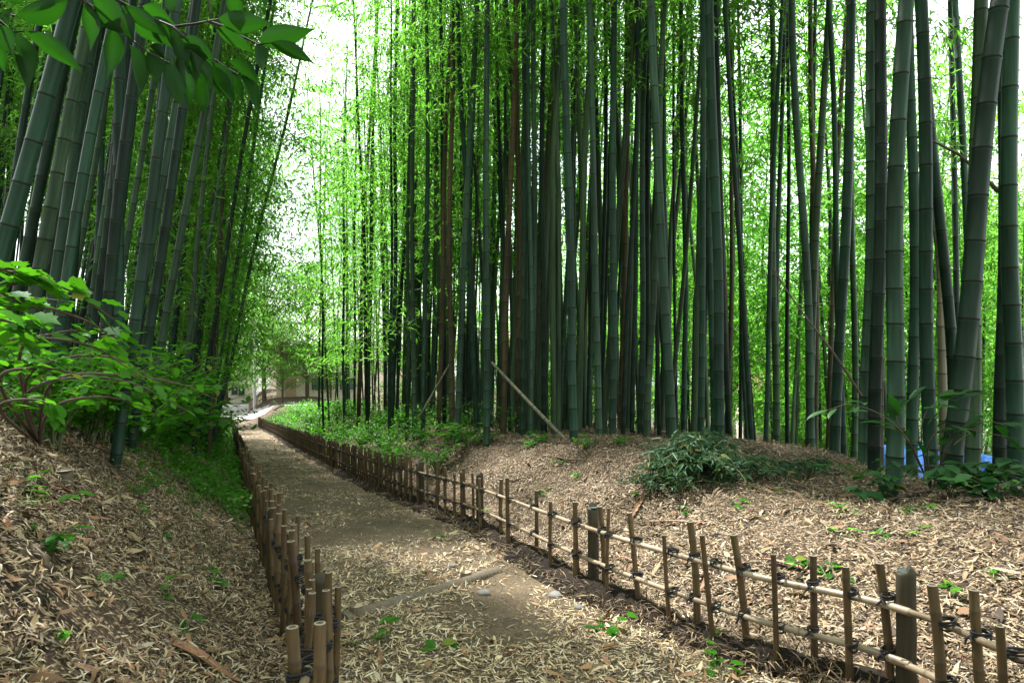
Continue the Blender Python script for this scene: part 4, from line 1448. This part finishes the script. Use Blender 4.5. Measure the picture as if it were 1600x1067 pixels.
# ------------------------------------------------------------------ the tree whose leaves hang in at the top left
Z = .3374
LV = [(75, 75, 370, 10, 95), (0, 60, 65, 105, 60), (60, 150, 190, 440, 80), (-20, 120, 80, 265, 85), (50, 250, 158, 440, 75), (110, 145, 430, 345, 75), (395, 20, 440, 240, 78),
      (515, 130, 515, 385, 88), (600, 210, 685, 500, 88), (690, 230, 745, 405, 74), (560, 30, 790, 175, 64), (430, 0, 600, 165, 115), (660, 30, 815, 110, 62), (690, 80, 850, 245, 85),
      (780, 140, 908, 335, 95), (770, 260, 855, 530, 78), (820, 260, 900, 512, 72), (905, 330, 958, 545, 68), (830, 170, 1022, 282, 60), (850, 215, 1000, 300, 56), (930, 300, 1130, 505, 74),
      (960, 290, 1105, 480, 100), (1050, 330, 1150, 485, 52), (1110, 350, 1235, 565, 74), (1060, 290, 1250, 398, 78), (1180, 210, 1240, 335, 68), (1000, 130, 1188, 248, 62), (1010, 88, 1270, 118, 85),
      (1200, 190, 1456, 140, 90), (1250, 200, 1482, 292, 58), (1070, -20, 1108, 100, 62), (780, -20, 800, 72, 50), (1222, -30, 1236, 42, 40), (690, 215, 795, 275, 46), (740, 110, 880, 300, 80), (860, 200, 930, 400, 78), (620, 90, 760, 210, 70), (1000, 300, 1040, 440, 66), (880, 250, 1010, 420, 70), (540, 60, 640, 200, 74), (-40, 210, 30, 330, 70), (0, -10, 140, -60, 80), (480, 70, 610, 150, 70)]
TW = [[(-150, -250), (380, 0), (480, 70), (600, 180), (700, 250), (785, 292)], [(380, -150), (540, 0), (650, 60), (720, 92), (800, 125), (900, 112), (960, 100), (1000, 92), (1012, 90)], [(800, 125), (850, 170), (930, 235), (1000, 282), (1060, 322), (1110, 352)],
      [(960, 100), (1060, 132), (1120, 170), (1200, 208), (1250, 200)], [(955, -60), (968, 30), (975, 85)], [(-150, 20), (0, 100), (60, 150), (110, 146)], [(395, 0), (395, 22)], [(430, 40), (515, 128)], [(-200, 0), (0, 62), (75, 75)]]
trunk_at = Vector((-2.5, 1.0, float(ground_z(-2.5, 1.0)) - .1))
tr = empty('broadleaf_tree', trunk_at, 'tree beyond the left edge with long glossy leaves hanging into the view', 'tree')
mb = MB(); mb.tube([(0, 0, 0), (.03, .02, .8), (.0, .06, 1.8), (.08, .1, 2.8), (.1, .1, 3.8)], [.09, .075, .065, .055, .03], 10, 0, (0, .2, 0))
link('trunk', mb.mesh('trunk', [M['stick']]), tr)
mb = MB()
def q2(x, y, dep): return at(x * Z, y * Z, dep) - trunk_at
dep = lambda x, y: 1.42 + .00012 * (x - 700) + .05 * math.sin(x * .011 + y * .007)
lim = q2(-150, -250, 1.3)
mb.tube([Vector((.06, .1, 2.2)), Vector((.5, .12, 2.55)), Vector((1.0, .2, 2.65)), lim], [.03, .022, .015, .009], 7)
mb.tube([Vector((.0, .08, 1.9)), Vector((.6, .2, 2.2)), q2(-200, 0, 1.35)], [.02, .013, .006], 6)
mb.tube([Vector((1.0, .2, 2.65)), q2(380, -150, 1.36)], [.012, .007], 6)
for t_ in TW:
    mb.tube([tuple(q2(x, y, dep(x, y))) for x, y in t_], list(np.linspace(.0036, .0014, len(t_))), 5)
M['dark_twig'] = twig_mat('dark twig', (.018, .016, .010))
link('branch', mb.mesh('branch', [M['dark_twig']]), tr)
P, D, U, L, W = [], [], [], [], []
for i, (x0, y0, x1, y1, wd) in enumerate(LV):
    d0 = dep(x0, y0); a = q2(x0, y0, d0)
    b = q2(x1, y1, d0 + random.uniform(-.05, .035))
    P.append(a); D.append(b - a); L.append((b - a).length * 1.02); W.append(wd * Z / F * d0 * 1.08)
    dv = (b - a).normalized(); vw = Vector((0, 1, 0))
    up = Vector((random.uniform(-.35, .35), random.uniform(.5, 1.1), random.uniform(.2, .7)))
    U.append(up)
P, D, U, L, W = map(np.array, (P, D, U, L, W))
_x = np.linspace(0, 1, 9); _wd = np.sin(np.pi * _x ** .72) * (1 - .45 * _x ** 2.2) * .58; _wd[0] = .02; _wd[-1] = .0
tv = [(x_, k * w_, -.16 * x_ ** 3 + .16 * abs(k) * w_ + .012 * math.sin(9 * x_ + 2 * k)) for x_, w_ in zip(_x, _wd) for k in (1, 0, -1)]
LONG = T(tv, (), [(i * 3 + k, i * 3 + k + 1, i * 3 + k + 4, i * 3 + k + 3) for i in range(8) for k in range(2)])
col = np.stack([rng.random(len(P)), (rng.random(len(P)) < .06) * .35, np.zeros(len(P))], 1)
me = leaf_mesh('foliage', LONG, P, D, U, L, W, col, [M['branch_leaf']]); smooth(me)
ca = np.empty(len(me.vertices) * 4, dtype=np.float32); me.attributes['col'].data.foreach_get('color', ca)
ca = ca.reshape(-1, 4); ca[1::3, 0] = np.minimum(1.6, ca[1::3, 0] + .9); me.attributes['col'].data.foreach_set('color', ca.ravel())
link('foliage', me, tr)

# ------------------------------------------------------------------ broadleaf trees and bushes at the end of the path and in the valley
def tree_crown(seed, h0, h, rad, nclump, per, lsz):
    g = np.random.default_rng(seed)
    P = []; tw = MB()
    for c in range(nclump):
        a = g.random() * 6.283; zz = h0 + (h - h0) * g.random() ** .8
        f = (zz - h0) / (h - h0)
        rr = rad * (.35 + 1.1 * math.sin(math.pi * (.12 + .8 * f)) * .7) * math.sqrt(g.random()) 
        cc = np.array([math.cos(a) * rr, math.sin(a) * rr, zz])
        st_ = np.array([0, 0, h0 * .6 + (zz - h0) * .7])
        tw.tube([Vector(st_), Vector((st_ + cc) / 2 + np.array([0, 0, .15])), Vector(cc)], [.03, .018, .006], 4)
        P.append(cc + g.normal(0, 1, (per, 3)) * np.array([.42, .42, .16]) * rad * .42)
    P = np.concatenate(P); k = len(P)
    D = g.normal(0, 1, (k, 3)); D[:, 2] = D[:, 2] * .35 - .3
    U = g.normal(0, .4, (k, 3)) + [0, 0, 1]
    L = g.uniform(.7, 1.3, k) * lsz
    col = np.stack([g.random(k), (g.random(k) < .05) * .5, np.zeros(k)], 1)
    cr = leaf_mesh('crown', OVATE if lsz < .05 else LANCE, P, D, U, L, L * .55, col, [M['tree_leaf']])
    mb = MB(); mb.tube([(0, 0, -.2), (.03, .02, h * .3), (-.04, .05, h * .6), (0, 0, h * .92)], [.11, .09, .06, .02], 9, 0, (0, .2, 0))
    mb.v += tw.v and []; b0_ = len(mb.v)
    mb.add(tw.v, tw.f, 0, (0, .2, 0))
    return cr, mb.mesh('trunk', [M['stick']])


TRM = [tree_crown(700 + k, 1.2, 7.0, 2.3, 90, 115, .13) for k in range(3)] + [tree_crown(720 + k, 5.5, 11.0, 2.6, 90, 150, .13) for k in range(3)]
tp = {}
def tree(x, y, sc, label, group, zs=1.0, high=False):
    k = random.randrange(3) + (3 if high else 0)
    if k not in tp:
        r_ = empty('tree', (0, 0, 0), label, 'tree', group); link('crown', TRM[k][0], r_); link('trunk', TRM[k][1], r_); tp[k] = r_
    else:
        r_ = copy_thing(tp[k], label, group)
    r_.location = (x, y, float(ground_z(x, y))); r_.scale = (sc, sc, sc * zs); r_.rotation_euler.z = random.uniform(0, 6.28)


tree(-19.9, 45, 1.4, 'airy tree on the left verge just before the road', 'trees at the path end', 1.1)
tree(-17.2, 37, .8, 'tree on the bank left of the path end', 'trees at the path end', 1.2)
tree(-19.3, 56.5, .95, 'leafy round tree just beyond the road hiding the cream house', 'trees at the path end')
tree(-15.4, 57, 1.0, 'leafy tree beyond the road behind the far end of the right grove', 'trees at the path end')
tree(-19.2, 63, 1.8, 'tall thin crowned tree beyond the road nearest the right grove', 'trees at the path end', 1.0)
tree(-23.6, 64, 2.0, 'tall sparse tree beyond the road in front of the cream house', 'trees at the path end', 1.0)
tree(-28.5, 67, 2.1, 'tallest tree beyond the road behind the concrete wall', 'trees at the path end', 1.0)
tree(-33, 63, 1.5, 'round tree left of the tallest one beyond the road', 'trees at the path end', 1.0)
VT = [(-6, 58, 1.5), (1, 50, 1.7), (7, 44, 1.6), (13, 40, 1.7), (19, 38, 1.6), (25, 36, 1.7), (31, 40, 1.8), (37, 42, 1.9), (10, 52, 2.2), (20, 50, 2.2), (29, 52, 2.2), (40, 52, 2.2), (-3, 68, 2.0), (4, 60, 2.1), (16, 33, 1.3), (24, 30, 1.3), (47, 50, 2.2), (-10, 66, 1.7)]
for i, (x, y, sc_) in enumerate(VT):
    tree(x, y, sc_ * random.uniform(.75, .95), f'{ORDW[i]} valley tree glimpsed through the right grove counting outwards', 'trees in the valley', 1.0, i % 5 != 4 and x > 6)

for i in range(9):
    if i in (3, 5): continue
    u = 660 + 100 * i; Y = random.uniform(17, 27); x = (u - 800) / F * Y
    if (x - float(xR(Y))) * .924 < 7.5: x = float(xR(Y)) + 8.2
    tree(x, Y, random.uniform(.42, .62), f'{ORDW[i - (i > 3) - (i > 5)]} bushy young tree from the left low on the slope behind the right grove', 'young trees behind the right grove')
for i in range(12):
    Y = 7.5 + 1.5 * i; x = float(xL(Y)) - random.uniform(2.6, 5.5) / .924
    plant('shrub', 'shrub', g_at(x, Y), random.uniform(1.3, 1.9), f'{ORDW[i]} shrub from the front among the culms of the left slope', 'shrub', 'shrubs among the left culms')

# ------------------------------------------------------------------ houses, wall, pole and tarpaulins in the valley
def plain(name, c, rough=.8, sc=6, var=.15):
    m, n, l, p = mat(name)
    nz = nd(n, 'ShaderNodeTexNoise', Scale=float(sc), Detail=5.0)
    tc = n.new('ShaderNodeTexCoord'); l.new(tc.outputs['Object'], nz.inputs['Vector'])
    r = ramp(n, [(.3, tuple(q * (1 - var) for q in c)), (.7, tuple(min(.9, q * (1 + var)) for q in c))]); l.new(nz.outputs[0], r.inputs[0])
    l.new(r.outputs[0], p.inputs['Base Color']); p.inputs['Roughness'].default_value = rough
    return m


WALLS = [plain('white render', (.75, .74, .71)), plain('cream render', (.66, .58, .46)), plain('tan boards', (.46, .33, .22)), plain('pinkish render', (.68, .52, .47))]
ROOFS = [plain('grey tiles', (.22, .23, .26), .6), plain('silver tiles', (.45, .46, .48), .5), plain('rust tiles', (.32, .15, .10), .7)]
m, n, l, p = mat('window glass'); p.inputs['Base Color'].default_value = (.05, .07, .09, 1); p.inputs['Roughness'].default_value = .08; M['glass'] = m
FRAME = plain('window frame', (.55, .55, .53), .5)
CONC = plain('concrete', (.42, .42, .40), .9)
BLUE = plain('blue tarpaulin', (.03, .16, .55), .45, 3, .3)


def house(x, y, wd, dp, hw, hr, rz, wi, ri, label, z=None):
    z = float(ground_z(x, y, False)) if z is None else z
    root = empty('house', (x, y, z), label, 'house', 'houses in the valley')
    root.rotation_euler.z = rz
    mb = MB(); mb.box((0, 0, hw / 2 - .3), (wd, dp, hw + .6))
    mb.add([(-wd / 2, -dp / 2, hw), (-wd / 2, dp / 2, hw), (-wd / 2, 0, hw + hr * .93)], [(0, 2, 1)])
    mb.add([(wd / 2, -dp / 2, hw), (wd / 2, dp / 2, hw), (wd / 2, 0, hw + hr * .93)], [(0, 1, 2)])
    link('wall', mb.mesh('wall', [WALLS[wi]], False), root)
    mb = MB(); e = .5; t = .14
    for sg in (-1, 1):
        a = [(-wd / 2 - e, sg * (dp / 2 + e), hw - e * hr / (dp / 2) + .06), (wd / 2 + e, sg * (dp / 2 + e), hw - e * hr / (dp / 2) + .06), (wd / 2 + e, 0, hw + hr + .06), (-wd / 2 - e, 0, hw + hr + .06)]
        vs = a + [(q[0], q[1], q[2] + t) for q in a]
        mb.add(vs, [(0, 1, 2, 3), (7, 6, 5, 4), (0, 4, 5, 1), (1, 5, 6, 2), (3, 7, 4, 0)])
        for k in range(9):
            xx = -wd / 2 - e + (wd + 2 * e) * (k + .5) / 9
    mb.box((0, 0, hw + hr + .2), (wd + 2 * e, .3, .18))
    link('roof', mb.mesh('roof', [ROOFS[ri]], False), root)
    storeys = max(1, int(hw / 2.7))
    for s_ in range(storeys):
        for k in range(max(2, int(wd / 2.6))):
            cx = -wd / 2 + wd * (k + .5) / max(2, int(wd / 2.6)); cz = 1.5 + 2.7 * s_
            if s_ == 0 and k == 0:
                mb = MB(); mb.box((cx, -dp / 2 - .03, 1.0), (1.0, .08, 2.1)); link('door', mb.mesh('door', [WALLS[2]], False), root); continue
            mb = MB()
            for dx in (-.72, 0, .72): mb.box((cx + dx, -dp / 2 - .04, cz), (.07, .09, 1.2))
            for dz in (-.6, .6): mb.box((cx, -dp / 2 - .05, cz + dz), (1.56, .11, .07))
            f = link('window', mb.mesh('window', [FRAME], False), root)
            mb = MB(); mb.box((cx, -dp / 2 - .012, cz), (1.42, .03, 1.18)); link('pane', mb.mesh('pane', [M['glass']], False), f)
    if storeys > 1:
        mb = MB(); mb.box((0, -dp / 2 - .6, 2.75), (wd * .6, 1.2, .12)); mb.box((0, -dp / 2 - 1.17, 3.7), (wd * .6, .05, .06))
        for k in range(14): mb.box((-wd * .29 + wd * .58 * k / 13, -dp / 2 - 1.17, 3.25), (.04, .04, .9))
        link('balcony', mb.mesh('balcony', [FRAME], False), root)


house(-20.0, 70, 8, 7, 5.4, 2.0, .25, 1, 1, 'cream two storey house beyond the road at the end of the path')
house(-33, 76, 9, 7, 5.4, 2.0, .1, 0, 0, 'white house behind the left trees beyond the road')
HS = [(-8, 84, 9, 7, 5.4, 2.0, .2, 0, 1, 'white silver roofed house far behind the left end of the right grove'), (3, 66, 9, 7, 5.4, 2.0, -.1, 3, 0, 'pinkish house glimpsed behind the middle of the right grove'),
      (14, 62, 8, 7, 5.4, 1.8, .15, 0, 1, 'white house with silver roof behind the fallen pale cane'), (23, 54, 9, 7, 5.4, 2.0, -.2, 1, 2, 'cream house with rust roof behind the cut leaves'),
      (34, 58, 9, 7, 5.4, 2.0, .1, 0, 0, 'white house with grey roof behind the stout right culms'), (45, 56, 9, 8, 5.4, 2.0, -.1, 0, 1, 'white house glimpsed behind the slanting dark culm'),
      (19, 78, 10, 8, 8.1, 2.0, .0, 0, 0, 'tall white house in the farther row of the valley'), (40, 80, 10, 8, 8.1, 2.0, .1, 3, 1, 'tall pinkish house in the farther row of the valley'),
      (5, 92, 10, 8, 8.1, 2.0, .1, 0, 2, 'rust roofed white house farthest across the valley'), (56, 62, 9, 8, 5.4, 2.0, .0, 1, 0, 'cream house at the right edge of the valley')]
for q in HS: house(*q)

mb = MB()
vs = []
for i in range(9):
    x = -33 + i * 1.25; y = 58.6 - .06 * (x + 22)
    for dy in (0, .25):
        for zz in (-.4, 1.0): vs.append((x, y + dy, -6.5 + zz))
fs = [(0, 1, 3, 2), (34, 35, 33, 32)]
for i in range(8):
    a = i * 4; b = a + 4
    fs += [(a, b, b + 1, a + 1), (a + 3, b + 3, b + 2, a + 2), (a + 1, b + 1, b + 3, a + 3)]
mb.add(vs, fs); tag(link('garden_wall', mb.mesh('garden_wall', [CONC], False)), 'low grey concrete wall across the road from the path end', 'wall')
pp = Vector((-22.4, 58.5, -6.6))
mb = MB(); mb.tube([(0, 0, -.3), (0, 0, 4), (0, 0, 9)], [.15, .13, .10], 12); mb.box((0, 0, 8.3), (1.4, .1, .1)); mb.box((0, 0, 7.7), (1.1, .1, .1))
o = link('utility_pole', mb.mesh('utility_pole', [CONC])); o.location = pp; tag(o, 'pale utility pole beside the concrete wall at the path end', 'pole')


def tarp(u, v, Y, wd, label):
    x = (u - 800) / F * Y; z = float(ground_z(x, Y))
    top = (533.5 - v) / F * Y
    h = max(.8, top - z)
    mb = MB(); n_ = 11; vs = []
    for j in range(7):
        for i in range(n_):
            a = (i / (n_ - 1) - .5) * wd; b = (j / 6 - .5) * 1.6
            edge = max(abs(i / (n_ - 1) - .5) * 2, abs(j / 6 - .5) * 2)
            zz = h * (1 - .12 * edge ** 3) + .04 * math.sin(i * 2.1 + j)
            vs.append((a, b, zz if edge < .99 else -.1))
    fs = [(j * n_ + i, j * n_ + i + 1, (j + 1) * n_ + i + 1, (j + 1) * n_ + i) for j in range(6) for i in range(n_ - 1)]
    mb.add(vs, fs); o = link('tarpaulin', mb.mesh('tarpaulin', [BLUE])); o.location = (x, Y, z); tag(o, label, 'tarpaulin', 'blue tarpaulins behind the right grove')


tarp(1405, 697, 12.5, .8, 'blue tarpaulin covered pile left of the slanting dark culm')
tarp(1442, 699, 12.8, .6, 'blue tarpaulin covered pile right behind the culm by the nearest post')
tarp(1532, 710, 12.6, .45, 'smallest blue tarpaulin covered pile near the right edge')
